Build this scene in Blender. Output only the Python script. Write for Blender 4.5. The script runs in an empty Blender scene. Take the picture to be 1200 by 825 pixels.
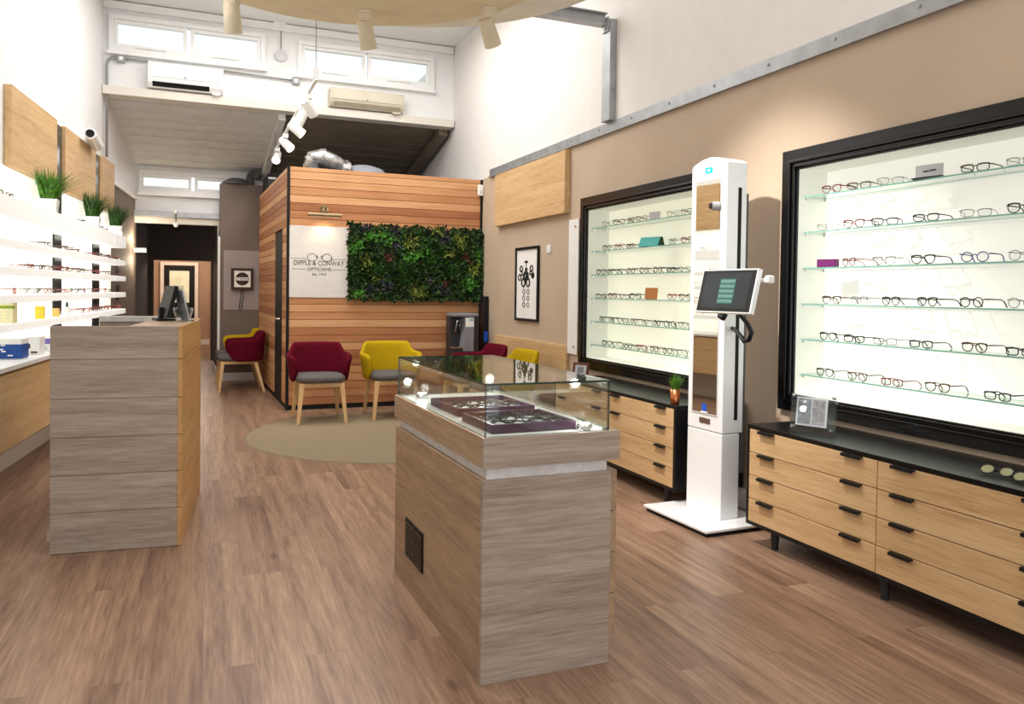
import bpy, math, random
from mathutils import Matrix, Vector
random.seed(7)
PI = math.pi
sc = bpy.context.scene
col = sc.collection
R = math.radians

# ------------------------------------------------------------------ materials
def lin(c):
    return tuple(((x/255.0)/12.92 if x/255.0 <= 0.04045 else ((x/255.0+0.055)/1.055)**2.4) for x in c)
def L4(c): return (*lin(c), 1.0)

class NT:
    def __init__(s, name):
        s.m = bpy.data.materials.new(name); s.m.use_nodes = True
        s.t = s.m.node_tree; s.t.nodes.clear()
        s.out = s.t.nodes.new('ShaderNodeOutputMaterial')
    def n(s, typ, **kw):
        nd = s.t.nodes.new('ShaderNode'+typ)
        for k, v in kw.items(): setattr(nd, k, v)
        return nd
    def l(s, a, b): s.t.links.new(a, b)
    def ramp(s, fac, stops):
        r = s.n('ValToRGB'); e = r.color_ramp.elements
        while len(e) < len(stops): e.new(0.5)
        for i, (p, c) in enumerate(stops):
            e[i].position = p; e[i].color = L4(c)
        s.l(fac, r.inputs['Fac']); return r.outputs['Color']
    def bsdf(s, color=None, rough=0.5, metal=0.0, spec=0.5, coat=0.0):
        b = s.n('BsdfPrincipled')
        b.inputs['Roughness'].default_value = rough; b.inputs['Metallic'].default_value = metal
        b.inputs['Specular IOR Level'].default_value = spec
        b.inputs['Coat Weight'].default_value = coat
        if color is not None:
            if isinstance(color, tuple): b.inputs['Base Color'].default_value = L4(color)
            else: s.l(color, b.inputs['Base Color'])
        s.l(b.outputs[0], s.out.inputs['Surface']); return b
    def bump(s, b, h, strength=0.2, dist=0.01):
        bp = s.n('Bump'); bp.inputs['Strength'].default_value = strength; bp.inputs['Distance'].default_value = dist
        s.l(h, bp.inputs['Height']); s.l(bp.outputs[0], b.inputs['Normal'])

def m_paint(name, c, rough=0.6, var=0.04, spec=0.3, metal=0.0, emit=0.0, scale=6.0, coat=0.0):
    t = NT(name); tc = t.n('TexCoord'); nz = t.n('TexNoise'); nz.inputs['Scale'].default_value = scale; nz.inputs['Detail'].default_value = 4
    t.l(tc.outputs['Object'], nz.inputs['Vector'])
    lo = tuple(max(0, x*(1-var)) for x in c); hi = tuple(min(255, x*(1+var)) for x in c)
    cc = t.ramp(nz.outputs['Fac'], [(0.3, lo), (0.7, hi)])
    b = t.bsdf(cc, rough, metal, spec, coat)
    if emit > 0:
        t.l(cc, b.inputs['Emission Color']); b.inputs['Emission Strength'].default_value = emit
    return t.m

def m_wood(name, stops, axis='Y', stretch=14.0, scale=1.6, rough=0.5, knots=True, spec=0.3, fine=0.5):
    """grain runs along the given axis of the object"""
    t = NT(name); tc = t.n('TexCoord'); oi = t.n('ObjectInfo')
    mp = t.n('Mapping'); s = {'X': (1, stretch, stretch), 'Y': (stretch, 1, stretch), 'Z': (stretch, stretch, 1)}[axis]
    mp.inputs['Scale'].default_value = s; t.l(tc.outputs['Object'], mp.inputs['Vector'])
    w = t.n('Math', operation='MULTIPLY'); w.inputs[1].default_value = 31.0; t.l(oi.outputs['Random'], w.inputs[0])
    n1 = t.n('TexNoise', noise_dimensions='4D'); n1.inputs['Scale'].default_value = scale*0.5; n1.inputs['Detail'].default_value = 6; n1.inputs['Distortion'].default_value = 0.9
    t.l(mp.outputs[0], n1.inputs['Vector']); t.l(w.outputs[0], n1.inputs['W'])
    n2 = t.n('TexNoise', noise_dimensions='4D'); n2.inputs['Scale'].default_value = scale*5; n2.inputs['Detail'].default_value = 7; n2.inputs['Distortion'].default_value = 0.3
    t.l(mp.outputs[0], n2.inputs['Vector']); t.l(w.outputs[0], n2.inputs['W'])
    mx = t.n('Mix'); mx.data_type = 'FLOAT'; mx.inputs['Factor'].default_value = fine
    t.l(n1.outputs['Fac'], mx.inputs[2]); t.l(n2.outputs['Fac'], mx.inputs[3])
    cc = t.ramp(mx.outputs[0], stops)
    if knots:
        vm = t.n('Mapping'); vs = {'X': (1.6, 5, 5), 'Y': (5, 1.6, 5), 'Z': (5, 5, 1.6)}[axis]; vm.inputs['Scale'].default_value = vs
        t.l(tc.outputs['Object'], vm.inputs['Vector'])
        vo = t.n('TexVoronoi', voronoi_dimensions='4D'); vo.inputs['Scale'].default_value = 0.8
        t.l(vm.outputs[0], vo.inputs['Vector']); t.l(w.outputs[0], vo.inputs['W'])
        r = t.ramp(vo.outputs['Distance'], [(0.02, (120, 105, 95)), (0.09, (255, 255, 255))])
        mm = t.n('Mix'); mm.data_type = 'RGBA'; mm.blend_type = 'MULTIPLY'; mm.inputs['Factor'].default_value = 0.8
        t.l(cc, mm.inputs[6]); t.l(r, mm.inputs[7]); cc = mm.outputs[2]
    b = t.bsdf(cc, rough, 0, spec); t.bump(b, n2.outputs['Fac'], 0.06, 0.004)
    return t.m

def m_floor():
    t = NT('floor_planks'); tc = t.n('TexCoord')
    mp = t.n('Mapping'); mp.inputs['Rotation'].default_value = (0, 0, R(-88.05)); t.l(tc.outputs['Object'], mp.inputs['Vector'])
    br = t.n('TexBrick'); br.offset = 0.37; br.offset_frequency = 2
    for k, v in (('Scale', 1.0), ('Mortar Size', 0.0016), ('Mortar Smooth', 0.3), ('Bias', 0.0), ('Brick Width', 1.5), ('Row Height', 0.178)): br.inputs[k].default_value = v
    br.inputs['Color1'].default_value = (0, 0, 0, 1); br.inputs['Color2'].default_value = (1, 1, 1, 1); br.inputs['Mortar'].default_value = (0.5, 0.5, 0.5, 1)
    t.l(mp.outputs[0], br.inputs['Vector'])
    sx = t.n('SeparateColor'); t.l(br.outputs['Color'], sx.inputs[0])
    w = t.n('Math', operation='MULTIPLY'); w.inputs[1].default_value = 60; t.l(sx.outputs[0], w.inputs[0])
    ms = t.n('Mapping'); ms.inputs['Scale'].default_value = (0.8, 13.0, 1.0); t.l(mp.outputs[0], ms.inputs['Vector'])
    n1 = t.n('TexNoise', noise_dimensions='4D'); n1.inputs['Scale'].default_value = 1.0; n1.inputs['Detail'].default_value = 7; n1.inputs['Distortion'].default_value = 0.8
    n2 = t.n('TexNoise', noise_dimensions='4D'); n2.inputs['Scale'].default_value = 7.0; n2.inputs['Detail'].default_value = 8
    for n in (n1, n2): t.l(ms.outputs[0], n.inputs['Vector']); t.l(w.outputs[0], n.inputs['W'])
    mx = t.n('Mix'); mx.data_type = 'FLOAT'; mx.inputs['Factor'].default_value = 0.42; t.l(n1.outputs['Fac'], mx.inputs[2]); t.l(n2.outputs['Fac'], mx.inputs[3])
    cc = t.ramp(mx.outputs[0], [(0.28, (94, 70, 56)), (0.43, (141, 110, 90)), (0.55, (167, 135, 111)), (0.74, (194, 163, 136))])
    # each plank a little lighter or darker
    pl = t.ramp(sx.outputs[0], [(0.0, (226, 221, 219)), (1.0, (255, 255, 255))])
    m1 = t.n('Mix'); m1.data_type = 'RGBA'; m1.blend_type = 'MULTIPLY'; m1.inputs['Factor'].default_value = 1; t.l(cc, m1.inputs[6]); t.l(pl, m1.inputs[7])
    # knots and dark cracks
    vm = t.n('Mapping'); vm.inputs['Scale'].default_value = (2.4, 6.0, 1); t.l(mp.outputs[0], vm.inputs['Vector'])
    vo = t.n('TexVoronoi', voronoi_dimensions='4D'); vo.inputs['Scale'].default_value = 0.75; t.l(vm.outputs[0], vo.inputs['Vector']); t.l(w.outputs[0], vo.inputs['W'])
    kr = t.ramp(vo.outputs['Distance'], [(0.03, (88, 76, 70)), (0.13, (255, 255, 255))])
    m2 = t.n('Mix'); m2.data_type = 'RGBA'; m2.blend_type = 'MULTIPLY'; m2.inputs['Factor'].default_value = 0.75; t.l(m1.outputs[2], m2.inputs[6]); t.l(kr, m2.inputs[7])
    m3 = t.n('Mix'); m3.data_type = 'RGBA'; t.l(br.outputs['Fac'], m3.inputs['Factor']); t.l(m2.outputs[2], m3.inputs[6]); m3.inputs[7].default_value = L4((132, 102, 84))
    b = t.bsdf(m3.outputs[2], 0.36, 0, 0.4); t.bump(b, n2.outputs['Fac'], 0.05, 0.003)
    return t.m

def m_cedar():
    t = NT('cedar_boards'); tc = t.n('TexCoord'); at = t.n('Attribute'); at.attribute_name = 'board'
    w = t.n('Math', operation='MULTIPLY'); w.inputs[1].default_value = 23.0; t.l(at.outputs['Fac'], w.inputs[0])
    mp = t.n('Mapping'); mp.inputs['Scale'].default_value = (1, 1, 16); t.l(tc.outputs['Object'], mp.inputs['Vector'])
    n1 = t.n('TexNoise', noise_dimensions='4D'); n1.inputs['Scale'].default_value = 1.3; n1.inputs['Detail'].default_value = 6; n1.inputs['Distortion'].default_value = 0.8
    t.l(mp.outputs[0], n1.inputs['Vector']); t.l(w.outputs[0], n1.inputs['W'])
    ma = t.n('Math', operation='MULTIPLY_ADD'); ma.inputs[1].default_value = 0.45; t.l(at.outputs['Fac'], ma.inputs[0])
    mb = t.n('Math', operation='MULTIPLY'); mb.inputs[1].default_value = 0.42; t.l(n1.outputs['Fac'], mb.inputs[0]); t.l(mb.outputs[0], ma.inputs[2])
    cc = t.ramp(ma.outputs[0], [(0.14, (140, 88, 58)), (0.34, (178, 121, 82)), (0.54, (203, 150, 106)), (0.8, (227, 184, 138))])
    b = t.bsdf(cc, 0.55, 0, 0.25); return t.m

def m_glass(name, tint=(235, 245, 240), refl=1.0, solid=0.0):
    t = NT(name); tr = t.n('BsdfTransparent'); tr.inputs[0].default_value = L4(tint)
    gl = t.n('BsdfGlossy'); gl.inputs['Roughness'].default_value = 0.02; gl.inputs['Color'].default_value = (refl, refl, refl, 1)
    fr = t.n('Fresnel'); ge = t.n('NewGeometry'); mi_ = t.n('Mix'); mi_.data_type = 'FLOAT'
    mi_.inputs[2].default_value = 1.5; mi_.inputs[3].default_value = 1/1.5      # same reflectance on both sides of a thin pane
    t.l(ge.outputs['Backfacing'], mi_.inputs['Factor']); t.l(mi_.outputs[0], fr.inputs['IOR'])
    mx = t.n('MixShader'); t.l(fr.outputs[0], mx.inputs[0]); t.l(tr.outputs[0], mx.inputs[1]); t.l(gl.outputs[0], mx.inputs[2])
    sh = mx
    if solid > 0:
        df = t.n('BsdfDiffuse'); df.inputs[0].default_value = L4(tint); m2 = t.n('MixShader'); m2.inputs[0].default_value = solid
        t.l(mx.outputs[0], m2.inputs[1]); t.l(df.outputs[0], m2.inputs[2]); sh = m2
    t.l(sh.outputs[0], t.out.inputs['Surface']); return t.m

def m_mirror(name, c=(225, 225, 220)):
    t = NT(name); t.bsdf(c, 0.02, 1.0); return t.m

M = {}
M['white_wall'] = m_paint('white_wall_paint', (238, 238, 237), 0.7, 0.012)
M['right_white'] = m_paint('soft_white_wall_paint', (231, 226, 221), 0.7, 0.012)
M['taupe_wall'] = m_paint('taupe_wall_paint', (192, 171, 149), 0.65, 0.02, scale=2)
M['brown_wall'] = m_paint('brown_wall_paint', (118, 104, 95), 0.7, 0.02)
M['brown_light'] = m_paint('pale_brown_paint', (164, 150, 146), 0.7, 0.02)
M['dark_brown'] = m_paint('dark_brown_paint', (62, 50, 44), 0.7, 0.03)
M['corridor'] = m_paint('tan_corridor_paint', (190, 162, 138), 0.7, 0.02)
M['ceiling'] = m_paint('white_ceiling_paint', (238, 238, 236), 0.8, 0.01)
M['roof_shaded'] = m_paint('shade_toned_roof_boards', (120, 108, 92), 0.7, 0.06)  # shade above the timber room is put into this board colour
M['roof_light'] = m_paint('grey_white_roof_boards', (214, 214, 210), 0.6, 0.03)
M['white'] = m_paint('white_lacquer', (240, 240, 238), 0.35, 0.01)
M['white_gloss'] = m_paint('white_gloss', (244, 245, 246), 0.18, 0.005, 0.5)
M['warm_white'] = m_paint('warm_white_plastic', (226, 214, 190), 0.4, 0.02)
M['cream'] = m_paint('cream_fabric_panel', (240, 227, 194), 0.8, 0.02)
M['cream_light'] = m_paint('pale_cream_panel', (250, 246, 236), 0.8, 0.02)
M['black'] = m_paint('black_satin', (22, 22, 25), 0.32, 0.06)
M['black_gloss'] = m_paint('black_gloss_lacquer', (16, 16, 18), 0.22, 0.05, 0.45)
M['black_top'] = m_paint('black_unit_lacquer', (12, 12, 14), 0.3, 0.04, 0.35)
M['black_matt'] = m_paint('black_matt', (20, 19, 19), 0.6, 0.08)
M['charcoal'] = m_paint('charcoal_paint', (48, 47, 49), 0.45, 0.05)
M['grey_dark'] = m_paint('dark_grey_paint', (88, 86, 88), 0.5, 0.04)
M['steel'] = m_paint('galvanised_steel', (166, 168, 170), 0.42, 0.06, 0.5, 0.5, scale=10)
M['conduit'] = m_paint('grey_conduit', (150, 150, 150), 0.45, 0.05, 0.4, 0.3)
M['silver'] = m_paint('silver_foil_duct', (190, 190, 188), 0.25, 0.15, 0.5, 0.9, scale=20)
M['chrome'] = m_paint('chrome', (225, 225, 225), 0.12, 0.02, 0.5, 1.0)
M['bronze'] = m_paint('dull_brass', (150, 130, 98), 0.35, 0.08, 0.5, 0.8)
M['copper'] = m_paint('copper', (206, 128, 84), 0.22, 0.05, 0.5, 1.0)
M['beam'] = m_paint('cream_beam_paint', (222, 216, 204), 0.6, 0.02)
M['floor'] = m_floor()
M['cedar'] = m_cedar()
OAK = [(0.25, (158, 122, 82)), (0.42, (198, 160, 114)), (0.55, (213, 178, 132)), (0.75, (226, 196, 152))]
M['oak_y'] = m_wood('light_oak', OAK, 'Y', 17, 1.4)
M['oak_leg'] = m_wood('pale_beech', [(0.3, (206, 164, 112)), (0.7, (230, 196, 146))], 'Z', 10, 2, 0.45, False)
GREY = [(0.28, (122, 107, 94)), (0.43, (154, 138, 124)), (0.55, (173, 157, 143)), (0.72, (192, 177, 163))]
M['grey_x'] = m_wood('grey_oak_cross', GREY, 'X', 17, 1.5, 0.45)
M['grey_y'] = m_wood('grey_oak_long', [(p, tuple(int(v*k) for v, k in zip(c, (1.0, 0.93, 0.83)))) for p, c in GREY], 'Y', 17, 1.5, 0.45)  # front oak darkened and warmed: how the sides are lit, put into colour
M['desk_side'] = m_wood('warm_lit_oak', [(0.25, (150, 108, 62)), (0.5, (192, 148, 94)), (0.75, (212, 172, 118))], 'Y', 17, 1.5, 0.45)  # warm yellow light on the desk side, put into the wood colour
M['reveal'] = m_paint('pale_stone_strip', (214, 211, 208), 0.4, 0.05, scale=30)
M['frame_wood'] = m_wood('red_brown_wood', [(0.3, (88, 44, 30)), (0.7, (122, 66, 44))], 'X', 10, 4, 0.35, False)
M['glass'] = m_glass('clear_glass', (249, 252, 250))
M['acrylic'] = m_glass('clear_acrylic', (244, 246, 248))
M['lens'] = m_glass('spectacle_lens', (240, 243, 241), 0.8)
M['lens_olive'] = m_glass('olive_tinted_lens', (176, 174, 132), 1.0, 0.75)
M['lens_dark'] = m_glass('dark_tinted_lens', (110, 112, 110), 1.0, 0.6)
M['edge'] = m_paint('green_glass_edge', (126, 178, 164), 0.2, 0.03, 0.5, emit=0.05)  # edges also given a faint glow of their own
M['edge_dark'] = m_paint('dark_glass_edge', (36, 58, 50), 0.2, 0.05, 0.5)
M['mirror'] = m_mirror('mirror_silver')
M['mirror_dark'] = m_paint('smoked_mirror', (64, 66, 66), 0.15, 0.08, 0.5, 0.5)
M['lit'] = m_paint('lit_white_back', (246, 246, 238), 0.6, 0.006, emit=0.38, scale=1.5)
M['lit_warm'] = m_paint('lit_warm_back', (246, 246, 226), 0.6, 0.006, emit=0.38, scale=1.5)
M['lit_side'] = m_paint('white_case_lining', (236, 237, 228), 0.6, 0.006, emit=0.12)
M['lit_left'] = m_paint('glowing_back_panel', (255, 252, 238), 0.6, 0.004, emit=0.62, scale=1.5)
M['lit_shelf'] = m_paint('glowing_white_shelf', (246, 246, 243), 0.4, 0.004, emit=0.32)
M['bulb'] = m_paint('lamp_glow', (255, 248, 232), 0.4, 0.0, emit=6)
M['sconce_glow'] = m_paint('warm_lamp_glow', (255, 240, 200), 0.4, 0.0, emit=5)
M['maroon'] = m_paint('maroon_wool', (92, 12, 32), 0.95, 0.14, 0.1, scale=120)
M['mustard'] = m_paint('mustard_wool', (184, 154, 22), 0.95, 0.10, 0.1, scale=120)
M['seat_grey'] = m_paint('grey_wool', (98, 94, 92), 0.95, 0.16, 0.1, scale=150)
M['leaf_dark'] = m_paint('dark_green_leaf', (30, 52, 22), 0.6, 0.35, 0.3, scale=9)
M['leaf_mid'] = m_paint('mid_green_leaf', (46, 74, 28), 0.6, 0.3, 0.3, scale=9)
M['leaf_bright'] = m_paint('bright_green_leaf', (74, 132, 48), 0.55, 0.25, 0.3, scale=9)
M['leaf_yellow'] = m_paint('variegated_yellow_leaf', (116, 128, 56), 0.55, 0.2, 0.3, scale=9)
M['leaf_purple'] = m_paint('purple_grey_leaf', (56, 58, 66), 0.6, 0.2, 0.3, scale=9)
M['leaf_red'] = m_paint('red_brown_leaf', (92, 54, 38), 0.6, 0.2, 0.3, scale=9)
M['grass'] = m_paint('grass_blade', (74, 122, 36), 0.5, 0.35, 0.3, scale=24)
M['grass_dark'] = m_paint('dark_grass_blade', (48, 86, 28), 0.5, 0.3, 0.3, scale=24)
M['rug'] = m_paint('olive_grey_rug', (140, 126, 104), 0.98, 0.2, 0.05, scale=110)
M['purple_tray'] = m_paint('plum_leather', (66, 32, 62), 0.45, 0.08)
M['tray_lining'] = m_paint('pale_tray_lining', (222, 220, 224), 0.8, 0.02)
M['sign_white'] = m_wood('whitewashed_board', [(0.3, (208, 204, 200)), (0.7, (226, 223, 219))], 'X', 8, 3, 0.6, False)
M['ink'] = m_paint('grey_ink', (92, 88, 86), 0.6, 0.02)
M['ink_black'] = m_paint('black_ink', (26, 25, 26), 0.6, 0.02)
M['ink_red'] = m_paint('rose_ink', (168, 120, 116), 0.6, 0.02)
M['paper'] = m_paint('white_paper', (240, 238, 236), 0.7, 0.01)
M['cyan'] = m_paint('cyan_print', (28, 160, 196), 0.4, 0.02)
M['blue'] = m_paint('blue_print', (24, 72, 150), 0.4, 0.06)
M['blue_bright'] = m_paint('bright_blue_plastic', (36, 92, 210), 0.35, 0.04)
M['plaque'] = m_paint('bronze_plaque', (112, 90, 78), 0.4, 0.05, 0.4, 0.4)
M['photo_grey'] = m_paint('grey_photograph', (158, 160, 162), 0.4, 0.14, scale=40)
M['photo_pale'] = m_paint('pale_photograph', (182, 178, 176), 0.4, 0.16, scale=40)
M['vent_brass'] = m_paint('dark_brass', (74, 62, 44), 0.4, 0.08, 0.4, 0.3)
M['ac_beige'] = m_paint('beige_plastic', (206, 197, 178), 0.45, 0.02)
M['ac_slot'] = m_paint('shaded_beige_plastic', (176, 164, 142), 0.5, 0.03)
M['screen'] = m_paint('dark_screen', (24, 30, 34), 0.12, 0.1, 0.5, emit=0.15)
M['screen_teal'] = m_paint('teal_screen_panel', (48, 80, 74), 0.2, 0.05, emit=0.25)
M['screen_teal_light'] = m_paint('pale_teal_screen_row', (82, 118, 110), 0.2, 0.05, emit=0.25)
M['teal_card'] = m_paint('turquoise_case', (40, 166, 160), 0.45, 0.04)
M['orange_card'] = m_paint('orange_brown_case', (196, 130, 72), 0.5, 0.05)
M['purple_card'] = m_paint('purple_case', (116, 42, 108), 0.45, 0.05)
M['pale_grey'] = m_paint('pale_grey_card', (206, 206, 208), 0.5, 0.03)
M['cooler'] = m_paint('grey_plastic', (132, 134, 142), 0.35, 0.05)
M['yellow_pale'] = m_paint('pale_yellow_card', (238, 230, 186), 0.5, 0.02)
M['green_band'] = m_paint('leaf_green_print', (140, 166, 40), 0.5, 0.03)
M['yellow'] = m_paint('yellow_card', (238, 214, 70), 0.5, 0.03)
M['orange'] = m_paint('orange_print', (248, 196, 110), 0.5, 0.03)
M['violet'] = m_paint('violet_print', (132, 112, 196), 0.5, 0.03)
M['pink'] = m_paint('pink_red_print', (216, 84, 106), 0.5, 0.03)
M['terracotta'] = m_paint('dark_soil', (50, 38, 30), 0.9, 0.2)
M['window_glow'] = m_paint('corridor_daylight', (214, 212, 178), 0.4, 0.05, emit=0.45)
G = {'black': (24, 23, 24), 'brown': (86, 56, 40), 'burgundy': (122, 30, 44), 'blue': (64, 74, 140), 'grey': (96, 94, 96), 'silver': (158, 154, 154), 'pink': (178, 92, 96)}
for k, c in G.items():
    M['g_'+k] = m_paint(k+'_spectacle_frame', c, 0.3, 0.08, 0.5, 0.6 if k == 'silver' else 0.0, scale=40)

# ------------------------------------------------------------------ mesh helpers
class MB:
    def __init__(s): s.v = []; s.f = []; s.mi = []; s.at = []
    def _add(s, vs, fs, mi=0, at=0.0):
        o = len(s.v); s.v += [tuple(v) for v in vs]
        for f in fs: s.f.append(tuple(i+o for i in f)); s.mi.append(mi); s.at.append(at)
        return s
    def box(s, x0, x1, y0, y1, z0, z1, mi=0, mat=None, at=0.0, edge_mi=None, thin=None):
        vs = [Vector((x, y, z)) for x in (x0, x1) for y in (y0, y1) for z in (z0, z1)]
        if mat: vs = [mat @ v for v in vs]
        fs = [(0, 1, 3, 2), (4, 6, 7, 5), (0, 4, 5, 1), (2, 3, 7, 6), (0, 2, 6, 4), (1, 5, 7, 3)]  # -x +x -y +y -z +z
        o = len(s.v); s.v += [tuple(v) for v in vs]
        for i, f in enumerate(fs):
            s.f.append(tuple(k+o for k in f)); s.at.append(at)
            s.mi.append(edge_mi if (edge_mi is not None and i//2 != thin) else mi)
        return s
    def quad(s, a, b, c, d, mi=0): return s._add([a, b, c, d], [(0, 1, 2, 3)], mi)
    def prism(s, poly, axis, a0, a1, mi=0, mat=None):
        """poly: 2-D points in the plane across axis, extruded from a0 to a1"""
        def P(p, a):
            v = {'X': (a, p[0], p[1]), 'Y': (p[0], a, p[1]), 'Z': (p[0], p[1], a)}[axis]
            return (mat @ Vector(v)) if mat else Vector(v)
        n = len(poly); vs = [P(p, a0) for p in poly]+[P(p, a1) for p in poly]
        fs = [tuple(range(n))[::-1], tuple(range(n, 2*n))]+[(i, (i+1) % n, n+(i+1) % n, n+i) for i in range(n)]
        return s._add(vs, fs, mi)
    def cyl(s, p0, p1, r0, r1=None, n=16, mi=0, caps=True):
        r1 = r0 if r1 is None else r1
        p0 = Vector(p0); p1 = Vector(p1); d = (p1-p0).normalized()
        u = d.orthogonal().normalized(); w = d.cross(u)
        vs = []
        for p, r in ((p0, r0), (p1, r1)):
            for i in range(n):
                a = 2*PI*i/n; vs.append(p+(u*math.cos(a)+w*math.sin(a))*r)
        fs = [(i, (i+1) % n, n+(i+1) % n, n+i) for i in range(n)]
        if caps: fs += [tuple(range(n))[::-1], tuple(range(n, 2*n))]
        return s._add(vs, fs, mi)
    def tube(s, pts, r, n=8, closed=False, mi=0, radii=None):
        pts = [Vector(p) for p in pts]; k = len(pts); vs = []
        up = None
        for i, p in enumerate(pts):
            if closed: d = pts[(i+1) % k]-pts[i-1]
            else: d = pts[min(i+1, k-1)]-pts[max(i-1, 0)]
            d.normalize()
            if up is None: up = d.orthogonal().normalized()
            up = (up-d*up.dot(d)); up = up.normalized() if up.length > 1e-6 else d.orthogonal().normalized()
            w = d.cross(up); rr = radii[i] if radii else r
            for j in range(n):
                a = 2*PI*j/n; vs.append(p+(up*math.cos(a)+w*math.sin(a))*rr)
        fs = []
        for i in range(k if closed else k-1):
            for j in range(n):
                a = i*n+j; b = i*n+(j+1) % n; c = ((i+1) % k)*n+(j+1) % n; e = ((i+1) % k)*n+j
                fs.append((a, b, c, e))
        if not closed: fs += [tuple(range(n))[::-1], tuple((k-1)*n+j for j in range(n))]
        return s._add(vs, fs, mi)
    def lathe(s, prof, c=(0, 0, 0), n=28, mi=0):
        vs = []; k = len(prof)
        for i in range(n):
            a = 2*PI*i/n
            for r, z in prof: vs.append((c[0]+r*math.cos(a), c[1]+r*math.sin(a), c[2]+z))
        fs = [(i*k+j, ((i+1) % n)*k+j, ((i+1) % n)*k+j+1, i*k+j+1) for i in range(n) for j in range(k-1)]
        return s._add(vs, fs, mi)
    def mesh(s, name, mats):
        me = bpy.data.meshes.new(name); me.from_pydata(s.v, [], s.f)
        for m in (mats if isinstance(mats, (list, tuple)) else [mats]): me.materials.append(M[m] if isinstance(m, str) else m)
        for p, i in zip(me.polygons, s.mi): p.material_index = i
        if any(a != 0.0 for a in s.at):
            a = me.attributes.new('board', 'FLOAT', 'FACE'); a.data.foreach_set('value', s.at)
        return me
    def build(s, name, mats, parent=None, loc=(0, 0, 0), rz=0.0, bevel=0.0, smooth=False, subsurf=0, solid=0.0, fix=True):
        me = s.mesh(name, mats)
        if fix:
            import bmesh
            b = bmesh.new(); b.from_mesh(me); bmesh.ops.remove_doubles(b, verts=b.verts, dist=1e-6) if subsurf else None
            bmesh.ops.recalc_face_normals(b, faces=b.faces); b.to_mesh(me); b.free()
        return link(name, me, parent, loc, rz, bevel, smooth, subsurf, solid)

def link(name, me, parent=None, loc=(0, 0, 0), rz=0.0, bevel=0.0, smooth=False, subsurf=0, solid=0.0):
    o = bpy.data.objects.new(name, me); col.objects.link(o)
    o.location = loc; o.rotation_euler = (0, 0, rz)
    if parent: o.parent = parent
    if smooth:
        for p in me.polygons: p.use_smooth = True
    if solid:
        md = o.modifiers.new('solid', 'SOLIDIFY'); md.thickness = solid; md.offset = 0
    if subsurf:
        md = o.modifiers.new('sub', 'SUBSURF'); md.levels = md.render_levels = subsurf
    if bevel:
        md = o.modifiers.new('bev', 'BEVEL'); md.width = bevel; md.segments = 2; md.limit_method = 'ANGLE'
    return o

def tag(o, label, cat, group=None):
    o['label'] = label; o['category'] = cat
    if group: o['group'] = group
    return o
def thing(name, label, cat, loc=(0, 0, 0), rz=0.0, group=None):
    o = bpy.data.objects.new(name, None); col.objects.link(o); o.empty_display_size = 0.1
    o.location = loc; o.rotation_euler = (0, 0, rz); return tag(o, label, cat, group)
def struct(name, mb, mats, **kw):
    o = mb.build(name, mats, **kw)
    if not kw.get('parent'): o['kind'] = 'structure'
    return o
def B(*a, **k): return MB().box(*a, **k)

# wall frames: right wall line x = 3.28 + .02 y, left wall line x = .11 y - 1.90
RWA = -math.atan(0.02); LWA = -math.atan(0.11)
def RW(d, y, z=0.0): return (3.28+0.02*y-d, y, z)
def LW(d, y, z=0.0): return (0.11*y-1.90+d, y, z)

def wall_grid(mb, p, us, vs, holes, mi=0):
    """p(u,v)->point; quads between the us and vs except where a hole covers them"""
    us = sorted(set(us+[h[0] for h in holes]+[h[1] for h in holes])); vs = sorted(set(vs+[h[2] for h in holes]+[h[3] for h in holes]))
    for a, b in zip(us, us[1:]):
        for c, d in zip(vs, vs[1:]):
            mu, mv = (a+b)/2, (c+d)/2
            if any(h[0] < mu < h[1] and h[2] < mv < h[3] for h in holes): continue
            mb.quad(p(a, c), p(b, c), p(b, d), p(a, d), mi)
    return mb

# ================================================================== THE SETTING
YC, ZC, YR = 10.4, 4.65, 12.65            # clerestory wall, main ceiling, rear wall
struct('floor', MB().quad((-3.2, -3, 0), (4.2, -3, 0), (4.2, 22, 0), (-3.2, 22, 0)), 'floor')
struct('ceiling', B(-3.2, 4.2, -3, YC+0.1, ZC, ZC+0.05), 'ceiling')
# right wall: taupe below the steel rail with two display openings, soft white above
CAB = [dict(y0=1.76, y1=3.785), dict(y0=4.40, y1=6.455)]
holes = [(c['y0']+0.115, c['y1']-0.115, 0.775, 2.11) for c in CAB]
struct('wall_right', wall_grid(MB(), lambda u, v: RW(0, u, v), [-3, 12.6], [0, 2.72], holes), 'taupe_wall')
struct('wall_right.001', wall_grid(MB(), lambda u, v: RW(0, u, v), [-3, 12.6], [2.72, ZC], []), 'right_white')
# left wall: white, then brown in the low rear part of the shop
struct('wall_left', wall_grid(MB(), lambda u, v: LW(0, u, v), [-3, 10.8, YC], [0, ZC], [(YC, 10.8, 2.74, ZC)]), 'white_wall')
struct('wall_left.001', wall_grid(MB(), lambda u, v: LW(0, u, v), [10.8, 12.75], [0, 2.6], []), 'brown_wall')
struct('wall_left.002', wall_grid(MB(), lambda u, v: LW(0, u, v), [YC, 12.75], [2.6, 3.7], [(YC, 10.8, 2.6, 2.74)]), 'white_wall')
struct('trim_1', MB().prism([(0, 2.60), (0.03, 2.60), (0.03, 2.64), (0, 2.64)], 'Y', 0, 1.9), 'white', loc=LW(0, 10.82), rz=LWA)
struct('baseboard_left', B(0.0, 0.016, 0, 13.0, 0, 0.12), 'white', loc=LW(0.002, -2.5), rz=LWA)
struct('baseboard_right', B(-0.016, 0.0, 0, 11.6, 0, 0.12), 'white', loc=RW(0.002, -2.5), rz=RWA)
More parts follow.
